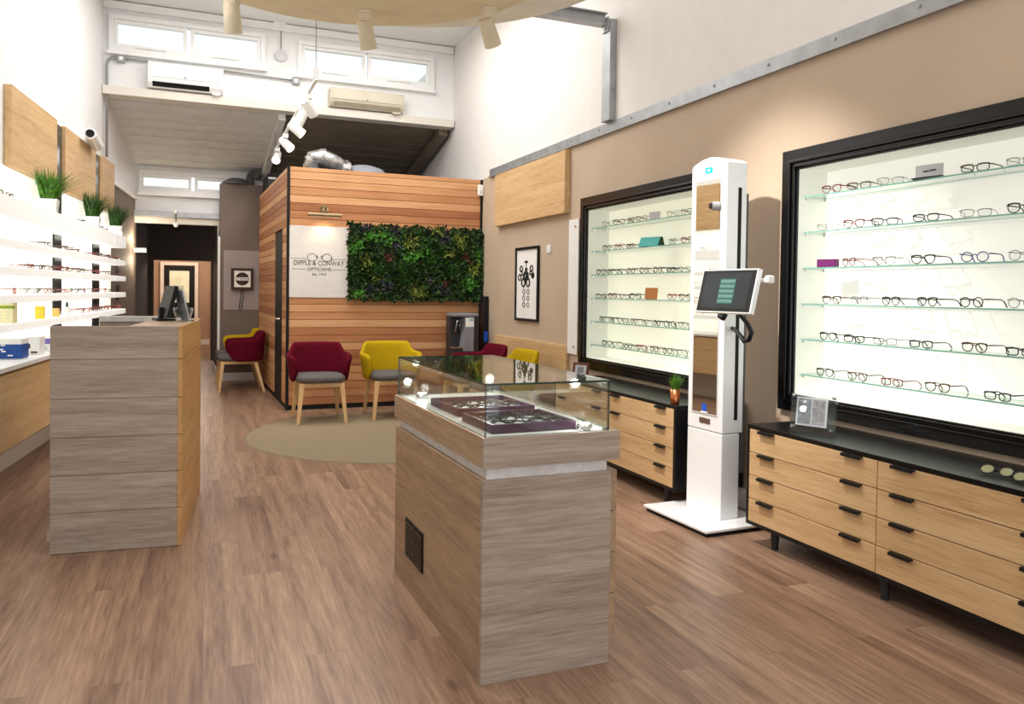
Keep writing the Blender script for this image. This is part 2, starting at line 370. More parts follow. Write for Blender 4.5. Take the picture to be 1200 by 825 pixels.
# clerestory wall above the beam, with two pairs of windows
W1 = (-0.70, 1.03, 4.06, 4.49); W2 = (1.42, 3.20, 4.03, 4.47)
struct('wall_back', wall_grid(MB(), lambda u, v: (u, YC, v), [-0.78, 3.50], [3.60, ZC], [W1, W2]), 'white_wall')
struct('trim_2', B(-0.76, 3.47, YC-0.10, YC+0.12, 3.555, 3.655), 'beam', bevel=0.006)
struct('trim_3', B(-0.76, 3.47, YC-0.05, YC, 4.55, 4.64), 'white', bevel=0.01)

def window(name, x0, x1, z0, z1, y, sashes, cord=True):
    f = MB(); e = 0.055
    f.box(x0, x1, y-0.05, y+0.06, z1-e, z1); f.box(x0, x1, y-0.05, y+0.06, z0, z0+e)
    f.box(x0, x0+e, y-0.05, y+0.06, z0+e, z1-e); f.box(x1-e, x1, y-0.05, y+0.06, z0+e, z1-e)
    f.box(x0-0.02, x1+0.02, y-0.08, y, z0-0.035, z0)
    w = struct(name, f, 'white', bevel=0.004)
    for a, b in sashes:
        s = MB(); t = 0.042; q0, q1 = z0+e+0.002, z1-e-0.002
        s.box(a, b, y-0.035, y+0.03, q1-t, q1); s.box(a, b, y-0.035, y+0.03, q0, q0+t)
        s.box(a, a+t, y-0.035, y+0.03, q0+t, q1-t); s.box(b-t, b, y-0.035, y+0.03, q0+t, q1-t)
        fr = s.build('window_frame', 'white', w, bevel=0.004)
        B(a+t-0.004, b-t+0.004, y-0.006, y+0.006, q0+t-0.004, q1-t+0.004).build('pane', 'glass', fr)
        if cord:
            c = (a+b)/2; MB().box(c-0.16, c+0.16, y-0.05, y-0.036, q0+0.006, q0+0.026).box(c-0.02, c+0.02, y-0.06, y-0.05, q0+0.004, q0+0.03).build('window_stay', 'white', fr, bevel=0.002)
    return w
window('window_1', *W1, YC, [(-0.645, 0.135), (0.175, 0.975)])
window('window_2', *W2, YC, [(1.475, 2.275), (2.305, 3.145)])
# lower roof behind the beam
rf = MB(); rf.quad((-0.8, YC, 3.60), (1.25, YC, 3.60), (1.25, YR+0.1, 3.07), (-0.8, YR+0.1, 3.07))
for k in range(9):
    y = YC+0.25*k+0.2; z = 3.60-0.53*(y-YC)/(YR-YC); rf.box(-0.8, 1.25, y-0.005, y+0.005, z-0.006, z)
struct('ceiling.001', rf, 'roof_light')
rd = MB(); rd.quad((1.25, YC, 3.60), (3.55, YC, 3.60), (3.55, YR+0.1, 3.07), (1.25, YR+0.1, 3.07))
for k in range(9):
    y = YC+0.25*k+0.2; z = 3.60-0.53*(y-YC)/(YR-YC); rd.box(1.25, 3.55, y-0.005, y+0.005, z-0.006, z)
struct('ceiling.002', rd, 'roof_shaded')
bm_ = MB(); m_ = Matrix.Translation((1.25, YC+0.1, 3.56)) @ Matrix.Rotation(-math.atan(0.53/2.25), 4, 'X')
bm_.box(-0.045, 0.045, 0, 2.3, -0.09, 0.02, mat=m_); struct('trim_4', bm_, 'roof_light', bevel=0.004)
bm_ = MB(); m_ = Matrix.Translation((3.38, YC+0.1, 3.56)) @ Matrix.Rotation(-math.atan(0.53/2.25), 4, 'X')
bm_.box(-0.06, 0.06, 0, 2.3, -0.09, 0.01, mat=m_); struct('trim_11', bm_, 'roof_shaded', bevel=0.004)
# rear wall with its own pair of windows, over the opening to the corridor
W3 = (-0.46, 0.98, 2.70, 3.02)
struct('wall_rear', wall_grid(MB(), lambda u, v: (u, YR, v), [-0.62, 3.55], [0, 3.2], [W3, (-0.62, 0.60, 0, 2.36)]), 'white_wall')
window('window_3', *W3, YR, [(-0.44, 0.235), (0.28, 0.955)], cord=False)
struct('trim_5', B(-0.52, 0.62, YR-0.10, YR-0.002, 2.36, 2.44), 'steel', bevel=0.004)
struct('trim_6', B(-0.52, 0.62, YR-0.05, YR+0.06, 2.27, 2.36), 'beam', bevel=0.004)
# the brown wall panel beside the timber room, with its paler rectangle of paint
mw = MB().box(0.62, 1.32, 12.4, YR-0.01, 0, 2.875).box(0.62, 1.32, YR+0.01, 14.4, 0, 2.36)
struct('wall_middle', mw, 'brown_wall')
struct('wall_middle.001', B(0.672, 1.215, 12.396, 12.4, 1.04, 1.905), 'brown_light')
struct('wall_middle.002', B(0.612, 0.62, 12.46, 14.38, 0.10, 2.2), 'grey_dark')
struct('trim_7', B(0.598, 0.624, 12.385, 12.43, 0, 2.10), 'white', bevel=0.003)
struct('baseboard_middle', MB().box(0.62, 1.16, 12.385, 12.4, 0, 0.115).box(0.60, 0.62, 12.44, 14.38, 0, 0.13), 'white', bevel=0.003)
# corridor beyond
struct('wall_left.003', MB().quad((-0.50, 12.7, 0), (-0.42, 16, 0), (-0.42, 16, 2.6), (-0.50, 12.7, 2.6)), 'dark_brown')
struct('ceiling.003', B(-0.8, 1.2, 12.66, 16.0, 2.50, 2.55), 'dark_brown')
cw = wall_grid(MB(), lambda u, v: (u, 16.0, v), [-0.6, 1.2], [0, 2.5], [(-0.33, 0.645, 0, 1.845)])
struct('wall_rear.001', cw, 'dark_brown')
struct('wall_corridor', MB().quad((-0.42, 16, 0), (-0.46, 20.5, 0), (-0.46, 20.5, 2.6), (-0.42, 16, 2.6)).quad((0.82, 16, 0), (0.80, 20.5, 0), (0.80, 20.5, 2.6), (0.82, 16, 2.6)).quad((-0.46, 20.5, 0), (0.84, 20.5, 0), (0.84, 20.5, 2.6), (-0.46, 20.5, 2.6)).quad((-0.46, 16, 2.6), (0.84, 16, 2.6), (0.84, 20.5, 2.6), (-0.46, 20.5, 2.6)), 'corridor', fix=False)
struct('baseboard_rear', B(0.54, 0.80, 20.47, 20.5, 0, 0.12), 'white')
d = struct('door_1', MB().box(-0.20, -0.085, 20.42, 20.46, 0.02, 1.865).box(0.345, 0.46, 20.42, 20.46, 0.02, 1.865).box(-0.085, 0.345, 20.42, 20.46, 1.745, 1.865).box(-0.085, 0.345, 20.42, 20.46, 0.02, 1.0), 'black_matt', bevel=0.004)
B(-0.085, 0.345, 20.435, 20.445, 1.0, 1.745).build('pane', 'window_glow', d)
MB().box(-0.285, -0.205, 20.40, 20.48, 0, 1.95).box(0.465, 0.545, 20.40, 20.48, 0, 1.95).box(-0.205, 0.465, 20.40, 20.48, 1.87, 1.95).build('door_frame', 'cream_light', d, bevel=0.006)
# steel rail, post and roof beam on the right wall
rl = MB().box(-0.012, 0, -5, 4.9, 2.71, 2.80).box(-0.030, -0.012, -5, 4.9, 2.705, 2.716)
for k in range(12): rl.cyl((-0.02, -1.7+k*0.55, 2.765), (-0.010, -1.7+k*0.55, 2.765), 0.010, n=8)
struct('trim_8', rl, 'steel', loc=RW(0.001, 4), rz=RWA)
po = MB().box(-0.06, 0, -0.07, 0.07, 2.80, 3.64).box(-0.075, -0.06, -0.05, 0.05, 3.54, 3.66).cyl((-0.085, 0, 3.58), (-0.07, 0, 3.58), 0.03, n=10)
struct('trim_9', po, 'steel', loc=RW(0.001, 5.95), rz=RWA, bevel=0.004)
struct('trim_10', MB().box(1.7, 3.32, 5.90, 6.0, 3.59, 3.60).box(1.7, 3.32, 5.94, 5.955, 3.60, 3.68).box(1.7, 3.32, 5.90, 6.0, 3.68, 3.69), 'steel')

# ================================================================== TIMBER ROOM
PX, PY, PZ = 1.165, 9.17, 2.71
pod = thing('timber_room', 'free-standing consulting room clad in warm horizontal cedar boards', 'room pod', (PX, PY, 0))
def boards(mb, z0, z1, h, put, seed):
    rr = random.Random(seed); z = z0; gap = 0.005
    while z < z1-0.02:
        t = min(z+h-gap, z1); put(mb, z, t, 0.05+rr.random()*0.9); z += h
    return mb
fw = boards(MB(), 0.055, PZ, 0.087, lambda m, a, b, s: m.box(0.02, 2.30, 0.0, 0.022, a, b, at=s), 3)
fw.box(0.02, 2.30, 0.016, 0.03, 0.05, PZ, at=0.02)
fw.build('front_cladding', 'cedar', pod, bevel=0.002)
DY0, DY1 = 0.46, 1.26
def side(m, a, b, s):
    if a < 2.03: m.box(0.0, 0.022, 0.02, DY0, a, b, at=s); m.box(0.0, 0.022, DY1, 3.2, a, b, at=s)
    else: m.box(0.0, 0.022, 0.02, 3.2, a, b, at=s)
sd = boards(MB(), 0.055, PZ, 0.087, side, 5); sd.box(0.016, 0.03, 0.02, DY0, 0.05, PZ, at=0.02).box(0.016, 0.03, DY1, 3.2, 0.05, PZ, at=0.02)
sd.build('side_cladding', 'cedar', pod, bevel=0.002)
MB().box(-0.012, 0.018, -0.012, 0.018, 0, PZ).build('corner_trim', 'black_matt', pod)
MB().box(2.268, 2.30, -0.012, 0.0, 0, PZ).build('corner_trim', 'black_matt', pod)
MB().box(0.03, 2.29, 0.004, 0.03, 0, 0.05).box(0.004, 0.03, 0.03, 3.2, 0, 0.05).build('plinth', 'black_matt', pod)
MB().box(0.02, 2.30, 0.02, 3.2, PZ-0.06, PZ-0.005).build('roof', 'grey_dark', pod)
dr = B(0.012, 0.05, DY0, DY1, 0.01, 2.04).build('door', 'black_matt', pod)
MB().cyl((0.012, DY0+0.09, 1.0), (-0.04, DY0+0.09, 1.0), 0.011).tube([(-0.04, DY0+0.08, 1.0), (-0.045, DY0+0.14, 1.0), (-0.043, DY0+0.22, 1.0)], 0.011).build('handle', 'chrome', dr, smooth=True)

def text_mesh(body, size, name, mat, parent, loc, rot, width=None, extr=0.001, sx=1.0):
    cu = bpy.data.curves.new(name, 'FONT'); cu.body = body; cu.size = size; cu.align_x = 'CENTER'; cu.align_y = 'CENTER'; cu.extrude = extr
    ob = bpy.data.objects.new(name, cu); col.objects.link(ob)
    bpy.context.view_layer.update()
    me = bpy.data.meshes.new_from_object(ob.evaluated_get(bpy.context.evaluated_depsgraph_get()))
    col.objects.unlink(ob); bpy.data.objects.remove(ob)
    if width:
        w = max(v.co.x for v in me.vertices)-min(v.co.x for v in me.vertices); k = width/w
        for v in me.vertices: v.co.x *= k
    me.materials.clear(); me.materials.append(M[mat])
    o = bpy.data.objects.new(name, me); col.objects.link(o); o.location = loc; o.rotation_euler = rot; o.parent = parent
    return o
# shop sign board
sg = thing('shop_sign', 'whitewashed sign board reading DIPPLE & CONWAY OPTICIANS on cedar front', 'sign', (1.50, PY, 1.26))
B(-0.325, 0.335, -0.012, 0.0, 0, 0.80).build('board', 'sign_white', sg, bevel=0.002)
SF = (PI/2, 0, 0)
text_mesh('DIPPLE & CONWAY', 0.075, 'lettering', 'ink', sg, (0.005, -0.014, 0.386), SF, 0.555)
text_mesh('OPTICIANS', 0.052, 'lettering', 'ink', sg, (0.01, -0.014, 0.318), SF, 0.265)
text_mesh('Est. 1916', 0.036, 'lettering', 'ink', sg, (0.01, -0.014, 0.262), SF, 0.15)
lo = MB()
for cx_ in (-0.072, 0.092):
    lo.tube([(cx_+0.052*math.cos(a), -0.0145, 0.452+0.042*math.sin(a)) for a in [2*PI*i/28 for i in range(28)]], 0.0022, 6, True)
lo.tube([(-0.022, -0.0145, 0.470), (-0.012, -0.0145, 0.462), (-0.020, -0.0145, 0.438)], 0.006, 6).tube([(0.042, -0.0145, 0.470), (0.032, -0.0145, 0.462), (0.040, -0.0145, 0.438)], 0.006, 6)
lo.tube([(0.146, -0.0145, 0.46), (0.148, -0.0145, 0.435), (0.14, -0.0145, 0.425)], 0.004, 6)
for z, a, b in ((0.435, -0.30, -0.13), (0.435, 0.15, 0.31), (0.318, -0.29, -0.14), (0.318, 0.16, 0.30)): lo.box(a, b, -0.0145, -0.0125, z-0.0016, z+0.0016)
lo.build('spectacles_emblem', 'ink', sg)
pl = thing('picture_light', 'brass picture light on a bent arm above the shop sign', 'picture light', (1.55, PY, 2.18))
MB().cyl((-0.19, -0.13, 0.0), (0.18, -0.13, 0.0), 0.020, n=14).build('lamp_shade', 'bronze', pl, smooth=False)
MB().tube([(-0.02, 0, 0.075), (-0.02, -0.05, 0.10), (-0.02, -0.11, 0.07), (-0.02, -0.13, 0.015)], 0.007).tube([(0.03, 0, 0.075), (0.03, -0.05, 0.10), (0.03, -0.11, 0.07), (0.03, -0.13, 0.015)], 0.007).build('arm', 'bronze', pl, smooth=True)
MB().cyl((0.005, 0, 0.08), (0.005, -0.018, 0.08), 0.045).build('wall_plate', 'bronze', pl)
MB().box(-0.17, 0.16, -0.14, -0.12, -0.0225, -0.0195).build('bulb', 'warm_white', pl)

# living wall
lw = thing('living_wall', 'dense green living wall panel of mixed ferns and leaves on cedar', 'living wall', (1.83, PY, 1.245))
LWW, LWH = 1.615, 0.85
B(0.02, LWW-0.02, -0.03, 0, 0.02, LWH-0.02).build('backing_board', 'leaf_dark', lw)
patches = [('leaf_purple', 470, 130, .07), ('leaf_purple', 630, 140, .06), ('leaf_purple', 590, 445, .09), ('leaf_purple', 920, 165, .08), ('leaf_purple', 900, 480, .07), ('leaf_purple', 490, 490, .08), ('leaf_purple', 640, 215, .06), ('leaf_purple', 840, 430, .05),
 ('leaf_bright', 500, 180, .06), ('leaf_bright', 570, 180, .06), ('leaf_bright', 415, 235, .06), ('leaf_bright', 640, 178, .06), ('leaf_bright', 725, 285, .07), ('leaf_bright', 800, 250, .06), ('leaf_bright', 1070, 440, .08), ('leaf_bright', 1130, 270, .05), ('leaf_bright', 430, 500, .05),
 ('leaf_yellow', 470, 320, .05), ('leaf_yellow', 720, 205, .06), ('leaf_yellow', 1010, 175, .07), ('leaf_yellow', 960, 265, .05), ('leaf_yellow', 1090, 345, .05), ('leaf_yellow', 760, 490, .07), ('leaf_yellow', 530, 410, .04), ('leaf_yellow', 870, 130, .03), ('leaf_yellow', 535, 125, .03),
 ('leaf_red', 590, 285, .05), ('leaf_red', 930, 430, .05), ('leaf_red', 1050, 280, .04)]
patches = [(c, (x-380)/770*LWW, (540-y)/430*LWH, r*1.35) for c, x, y, r in patches]
leafb = {k: MB() for k in ('leaf_dark', 'leaf_mid', 'leaf_bright', 'leaf_yellow', 'leaf_purple', 'leaf_red')}
rr = random.Random(11)
def leaf(mb, p, n_dir, up, L, W):
    n_dir = Vector(n_dir).normalized(); s = n_dir.cross(Vector(up)).normalized()
    p = Vector(p); nrm = s.cross(n_dir)
    a = p; b = p+n_dir*L*0.45+s*W*0.5+nrm*L*0.08; c = p+n_dir*L-nrm*L*0.12; e = p+n_dir*L*0.45-s*W*0.5+nrm*L*0.08
    mb._add([a, b, c, e], [(0, 1, 2), (0, 2, 3)])
for i in range(6200):
    u = rr.random()*LWW; v = rr.random()*LWH; kind = 'leaf_dark' if rr.random() < 0.62 else 'leaf_mid'
    for c, px, pz, r in patches:
        d2 = (u-px)**2+(v-pz)**2
        if d2 < r*r*(0.35+rr.random()*0.65) and rr.random() < 0.85: kind = c; break
    dep = 0.02+rr.random()*0.05
    ang = rr.uniform(0, 2*PI)
    dirv = (math.cos(ang)*0.8, -0.55-rr.random()*0.4, math.sin(ang)*0.8)
    L = {'leaf_yellow': 0.085, 'leaf_purple': 0.055, 'leaf_bright': 0.06, 'leaf_red': 0.07}.get(kind, 0.062)*rr.uniform(0.7, 1.25)
    leaf(leafb[kind], (u, -dep, v), dirv, (rr.uniform(-.5, .5), -1, rr.uniform(-.5, .5)), L, L*(0.3 if kind == 'leaf_yellow' else 0.55))
for cx_, cz_, n in ((560, 370, 90), (500, 350, 70), (660, 350, 90), (690, 400, 60), (860, 250, 100), (870, 300, 80), (960, 360, 60), (740, 370, 50), (1010, 200, 26)):
    bx, bz = (cx_-380)/770*LWW, (540-cz_-45)/430*LWH
    for i in range(n):      # long fern and grass blades
        ang = rr.gauss(PI/2, 0.75); L = rr.uniform(0.12, 0.22)
        leaf(leafb['leaf_mid' if rr.random() < 0.8 else 'leaf_bright'], (bx+rr.gauss(0, 0.04), -0.06, bz+rr.gauss(0, .02)), (math.cos(ang), -0.35*rr.random(), math.sin(ang)), (0, -1, 0), L, 0.016)
for k, nm in (('leaf_dark', 'dark_foliage'), ('leaf_mid', 'fern_foliage'), ('leaf_bright', 'bright_foliage'), ('leaf_yellow', 'variegated_foliage'), ('leaf_purple', 'purple_foliage'), ('leaf_red', 'red_foliage')):
    leafb[k].build(nm, k, lw, fix=False)

# ================================================================== LEFT WALL
def lbox(name, label, cat, y0, y1, d0, d1, z0, z1, mat, group=None, bevel=0.003):
    o = B(d0, d1, 0, y1-y0, 0, z1-z0).build(name, mat, None, LW(0, y0, z0), LWA, bevel)
    return tag(o, label, cat, group)
for (y0, y1), lab in zip(((6.85, 8.14), (8.42, 9.74), (10.09, 10.80)), ('large oak wall panel above the first potted grass, nearest the shop front', 'oak wall panel above the middle potted grass, between two dark strips', 'narrow oak wall panel above the last potted grass, below the security camera')):
    lbox('wall_panel', lab, 'wall panel', y0, y1, 0.002, 0.055, 2.225, 2.815, 'oak_y', 'oak panels above the lit shelves')
for (y0, y1), lab in zip(((8.15, 8.41), (9.75, 10.08)), ('dark mirrored strip between the first and middle oak wall panels', 'dark mirrored strip between the middle and narrow oak wall panels')):
    lbox('mirror_strip', lab, 'wall panel', y0, y1, 0.002, 0.030, 0.86, 2.80, 'mirror_dark', 'dark strips in the lit wall')
for (y0, y1), lab in zip(((5.0, 8.14), (8.42, 9.74), (10.09, 10.78)), ('long glowing white back panel behind the boxes on the lit shelves', 'glowing white back panel under the middle oak wall panel', 'narrow glowing white back panel under the narrow oak wall panel')):
    lbox('back_panel', lab, 'light panel', y0, y1, 0.002, 0.020, 0.86, 2.215, 'lit_left', 'glowing panels behind the left shelves', 0)
SHZ = [1.825, 1.620, 1.437, 1.250, 1.058]
ROWN = ['top', 'second', 'third', 'fourth', 'lowest']
BAYS = ((5.0, 8.22), (8.23, 9.85), (9.86, 10.57)); BAYN = ['near', 'middle', 'far']
for i, z in enumerate(SHZ):
    for (y0, y1), bn in zip(BAYS, BAYN):
        h = 0.055 if i else 0.135
        lbox('lit_shelf', f'glowing white shelf, {ROWN[i]} one in the {bn} bay of the lit wall', 'shelf', y0, y1, 0.031, 0.22, z-0.02, z-0.02+h, 'lit_shelf', 'glowing white wall shelves', 0.004)
STOP = [1.94] + [z+0.035 for z in SHZ[1:]]
# floating oak cupboards under the white counter
ct = lbox('white_counter', 'long white counter top on the floating oak cupboards', 'counter top', 2.0, 10.6, 0.021, 0.36, 0.825, 0.855, 'white')
for k, (y0, y1) in enumerate(((4.35, 5.555), (5.56, 6.76), (6.765, 7.96), (7.965, 9.16), (9.165, 10.5))):
    labs = ['floating oak cupboard nearest the shop front, cut by the picture edge', 'floating oak cupboard under the blue and white box', 'floating oak cupboard hidden behind the reception desk', 'floating oak cupboard past the reception desk under the middle bay', 'floating oak cupboard at the far end of the lit wall']
    c = thing('oak_cupboard', labs[k], 'cupboard', LW(0, y0, 0.345), LWA, 'floating oak cupboards')
    B(0.018, 0.325, 0, y1-y0, 0, 0.478).build('carcass', 'oak_y', c, bevel=0.002)
    B(0.328, 0.346, 0.002, y1-y0-0.002, 0.002, 0.462).build('door', 'oak_y', c, bevel=0.002)
# potted grasses
def grass_plant(name, label, loc, pot, r, h, spread, n, mat, seed, group, potmat='white_gloss', square=False, xmin=None):
    t = thing(name, label, 'potted plant', loc, 0, group)
    if square:
        p = MB()
        vs = [(-r*.8, -r*.8, 0), (r*.8, -r*.8, 0), (r*.8, r*.8, 0), (-r*.8, r*.8, 0), (-r, -r, pot), (r, -r, pot), (r, r, pot), (-r, r, pot)]
        p._add(vs, [(3, 2, 1, 0), (0, 1, 5, 4), (1, 2, 6, 5), (2, 3, 7, 6), (3, 0, 4, 7), (4, 5, 6, 7)])
        p.build('pot', potmat, t, bevel=0.006)
    else:
        MB().lathe([(0.001, 0), (r*0.78, 0), (r*0.82, 0.004), (r, pot), (r*0.93, pot), (r*0.9, pot*0.86), (0.001, pot*0.86)], n=24).build('pot', potmat, t, smooth=True)
    g = MB(); q = random.Random(seed)
    for i in range(n):
        a = q.uniform(0, 2*PI); r0 = r*0.8*math.sqrt(q.random()); L = h*q.uniform(0.65, 1.1); lean = q.uniform(0.05, 1)**1.2*spread
        b = Vector((r0*math.cos(a), r0*math.sin(a), pot*0.84)); dv = Vector((math.cos(a), math.sin(a), 0)); w = 0.0045*q.uniform(.7, 1.4)*(r/0.08)
        sd_ = Vector((-dv.y, dv.x, 0)); pv = []
        for k in range(5):
            f = k/4; c = b+dv*lean*f**1.7+Vector((0, 0, L*(f-0.22*f*f*lean/spread)))
            if xmin is not None and c.x < xmin: c.x = xmin+(c.x-xmin)*0.04
            ww = w*(1-f**2)+0.0004; pv += [c-sd_*ww, c+sd_*ww]
        g._add(pv, [(2*k, 2*k+1, 2*k+3, 2*k+2) for k in range(4)])
    g.build('grass', mat, t, fix=False)
    return t
for y, lab, mt, sd_ in ((7.53, 'bushy potted grass in square white pot, first on the top shelf', 'grass', 1), (9.18, 'potted grass in square white pot, middle of three on the top shelf', 'grass_dark', 2), (10.42, 'potted grass in square white pot, last one on the top shelf', 'grass_dark', 3)):
    grass_plant('potted_grass', lab, LW(0.125, y, STOP[0]+0.001), 0.115, 0.078, 0.27, 0.30, 340, mt, sd_, 'grasses on the top shelf', square=True, xmin=-0.055)
# cctv camera on top of the panels
cc = thing('security_camera', 'small white security camera on the wall above the narrow oak panel', 'camera', LW(0.0, 9.15, 2.86), LWA); cc.scale = (1.15, 1.5, 1.15)
MB().cyl((0.0, 0.22, 0.02), (0.03, 0.22, 0.02), 0.055).cyl((0.02, 0.22, 0.02), (0.09, 0.16, 0.02), 0.022).build('bracket', 'white', cc, smooth=False)
MB().cyl((0.10, 0.22, -0.03), (0.13, -0.12, 0.0), 0.055, 0.05, 20).build('camera_body', 'white', cc)
MB().cyl((0.130, -0.12, 0.0), (0.1309, -0.13, 0.001), 0.036, 0.032).build('lens', 'black_gloss', cc)
cn = MB().tube([(-0.715, 10.36, 2.84), (-0.715, 10.36, 3.90), (-0.70, 10.36, 3.96), (-0.66, 10.36, 3.985), (-0.60, 10.36, 3.985)], 0.015, 8)
cn.tube([(-0.54, 10.36, 3.985), (-0.28, 10.36, 3.985)], 0.012, 8).tube([(0.53, 10.36, 3.975), (1.37, 10.36, 3.955)], 0.011, 8)
tag(cn.build('conduit_pipe', 'conduit', smooth=True), 'thin grey cable conduit along the clerestory wall', 'pipe')
for x, z, lab in ((-0.57, 3.985, 'small grey junction box near the side wall below the clerestory windows'), (1.40, 3.955, 'small grey junction box between the two air conditioners')):
    j = thing('junction_box', lab, 'junction box', (x, YC, z), 0, 'conduit junction boxes')
    B(-0.045, 0.045, -0.055, 0, -0.045, 0.045).build('box_body', 'conduit', j, bevel=0.006); B(-0.02, 0.02, -0.059, -0.056, -0.02, 0.02).build('cover', 'white', j)
sc_ = thing('wall_sconce', 'small slim wall light glowing beside the corridor opening', 'wall lamp', (-0.47, 12.42, 1.87))
MB().box(-0.05, 0.12, -0.06, 0.06, 0.012, 0.03).box(-0.05, 0.12, -0.06, 0.06, -0.03, -0.012).build('lamp_body', 'pale_grey', sc_, bevel=0.003)
B(-0.045, 0.11, -0.055, 0.055, -0.012, 0.012).build('diffuser', 'sconce_glow', sc_)
for z, lab in ((1.62, 'dark wall plate under the slim wall light, upper of two'), (1.28, 'dark wall plate under the slim wall light, lower of two')):
    tag(B(0.0, 0.012, 0, 0.14, -0.09, 0.09).build('wall_plate', 'charcoal', None, LW(0.001, 11.25, z), LWA, 0.003), lab, 'wall plate', 'dark plates on the brown wall')

# boxes on the counter and the lowest shelf
def carton(name, label, y, d, w, dep, h, z, mats, group, art=None):
    t = thing(name, label, 'box', LW(d, y, z), LWA, group)
    B(0, w, 0, dep, 0, h).build('carton', mats[0], t, bevel=0.002)
    if art: art(t, w, dep, h)
    return t
def art_blue(t, w, dep, h):
    B(0.002, w+0.0015, -0.0015, dep-0.002, 0.004, h*0.74).build('blue_print', 'blue', t)
    m = MB()
    for fx, fz, a, b in ((.34, .66, .10, .05), (.30, .46, .09, .05), (.36, .36, .10, .05), (.56, .16, .12, .05)): m.box(w*fx, w*(fx+a*1.4), -0.0026, -0.0016, h*fz, h*(fz+b*1.3))
    m.build('label_marks', 'white', t)
def art_marks(t, w, dep, h):
    MB().box(w*.1, w*.25, -0.001, 0, h*.35, h*.6).box(w*.3, w*.8, -0.001, 0, h*.08, h*.18).build('label_marks', 'charcoal', t)
def art_violet(t, w, dep, h):
    B(w*.1, w*1.005, -0.001, dep, h*.55, h*.96).build('violet_print', 'violet', t); B(w*.2, w*.6, -0.001, 0, h*.1, h*.35).build('label_marks', 'pale_grey', t)
ZT = 0.856
carton('carton_box', 'blue and white box on the white counter beside the reception desk', 6.22, 0.10, 0.185, 0.16, 0.135, ZT, ['white'], 'boxes on the white counter', art_blue)
carton('carton_box', 'plain white box between the blue and violet boxes', 6.62, 0.21, 0.082, 0.14, 0.125, ZT, ['white'], 'boxes on the white counter', art_marks)
carton('carton_box', 'small violet and white box on the counter beside the desk', 6.92, 0.235, 0.052, 0.10, 0.10, ZT, ['white'], 'boxes on the white counter', art_violet)
carton('carton_box', 'small pink and red box half hidden by the reception desk', 7.06, 0.28, 0.055, 0.08, 0.085, ZT, ['pink'], 'boxes on the white counter')
rk = thing('leaflet_rack', 'pale yellow display box with a green band on the lowest lit shelf', 'display box', LW(0.0, 6.30, STOP[4]), LWA)
B(0.03, 0.215, 0.0, 0.10, 0, 0.165).build('box_body', 'yellow_pale', rk, bevel=0.002)
B(0.028, 0.217, -0.002, 0.04, 0.10, 0.118).build('green_band', 'green_band', rk)
m = MB()
for i in range(4):
    for k in range(3): m.box(0.045+i*0.043, 0.065+i*0.043, -0.001, 0, 0.03+k*0.022, 0.035+k*0.022)
m.build('printed_text', 'pale_grey', rk)
carton('yellow_card_box', 'small upright yellow box beside the pale yellow display box', 7.1, 0.14, 0.062, 0.03, 0.098, STOP[4], ['yellow'], None)
carton('orange_card_box', 'small white and orange box next to the yellow box', 7.6, 0.14, 0.05, 0.03, 0.07, STOP[4], ['orange'], None)
bt = thing('drops_bottle', 'small white bottle with black cap on the lowest lit shelf', 'bottle', LW(0.15, 8.05, STOP[4]))
MB().lathe([(0.001, 0), (0.024, 0), (0.025, 0.06), (0.012, 0.075), (0.001, 0.075)], n=16).build('bottle_body', 'white', bt, smooth=True)
MB().cyl((0, 0, 0.074), (0, 0, 0.115), 0.011, 0.008, 12).build('cap', 'black', bt)

# ================================================================== RECEPTION DESK
DA = R(-6.0)
dk = thing('reception_desk', 'tall grey oak plank reception desk with warm yellow light coloured into its side', 'reception desk', (-0.565, 4.57, 0), DA)
DW, DD, DH = 0.612, 1.215, 1.15
zs = [0.0, 0.202, 0.394, 0.585, 0.780, 0.979, DH]
f = MB()
for a, b in zip(zs, zs[1:]): f.box(0, DW-0.02, 0, 0.03, a+0.003, b-0.001)
f.box(0.004, DW-0.02, 0.006, 0.034, 0, DH-0.004); f.build('front_panel', 'grey_x', dk, bevel=0.002)
f = MB()
for a, b in zip(zs, zs[1:]): f.box(DW-0.02, DW, 0.0, DD, a+0.002, b-0.001)
f.build('side_panel', 'desk_side', dk, bevel=0.002)
B(DW-0.26, DW-0.021, 0.035, DD-0.03, DH-0.03, DH-0.001).build('counter_ledge', 'grey_y', dk, bevel=0.002)
MB().box(-0.02, 0.34, DD+0.12, DD+0.15, 0, DH-0.03).box(0.34, DW, DD-0.03, DD-0.005, 0, DH-0.002).build('back_panel', 'grey_x', dk, bevel=0.002)
B(-0.02, 0.36, DD+0.10, DD+0.16, DH-0.03, DH+0.006).build('back_ledge', 'reveal', dk, bevel=0.002)
B(0.0, DW-0.27, 0.04, DD+0.11, 0.72, 0.75).build('work_surface', 'charcoal', dk, bevel=0.002)
B(-0.015, 0.0, 0.0, 0.06, 0.07, 0.13).build('foot_block', 'grey_x', dk, bevel=0.002)
def deskpt(x, y, z): return (-0.565+x*math.cos(DA)-y*math.sin(DA), 4.57+x*math.sin(DA)+y*math.cos(DA), z)
mo = thing('computer_monitor', 'black monitor seen edge-on on the reception desk', 'monitor', deskpt(0.425, 0.80, DH), R(100))
_t = Matrix.Rotation(R(14), 4, 'X')
MB().box(-0.16, 0.16, -0.012, 0.012, 0.02, 0.215, mat=_t).build('screen_body', 'black_matt', mo, bevel=0.006)
MB().box(-0.15, 0.15, -0.0135, -0.0121, 0.03, 0.205, mat=_t).build('screen', 'screen', mo)
MB().box(-0.09, 0.09, -0.06, 0.05, 0, 0.012).box(-0.03, 0.03, 0.0, 0.025, 0.01, 0.08).build('stand', 'black_matt', mo, bevel=0.004)
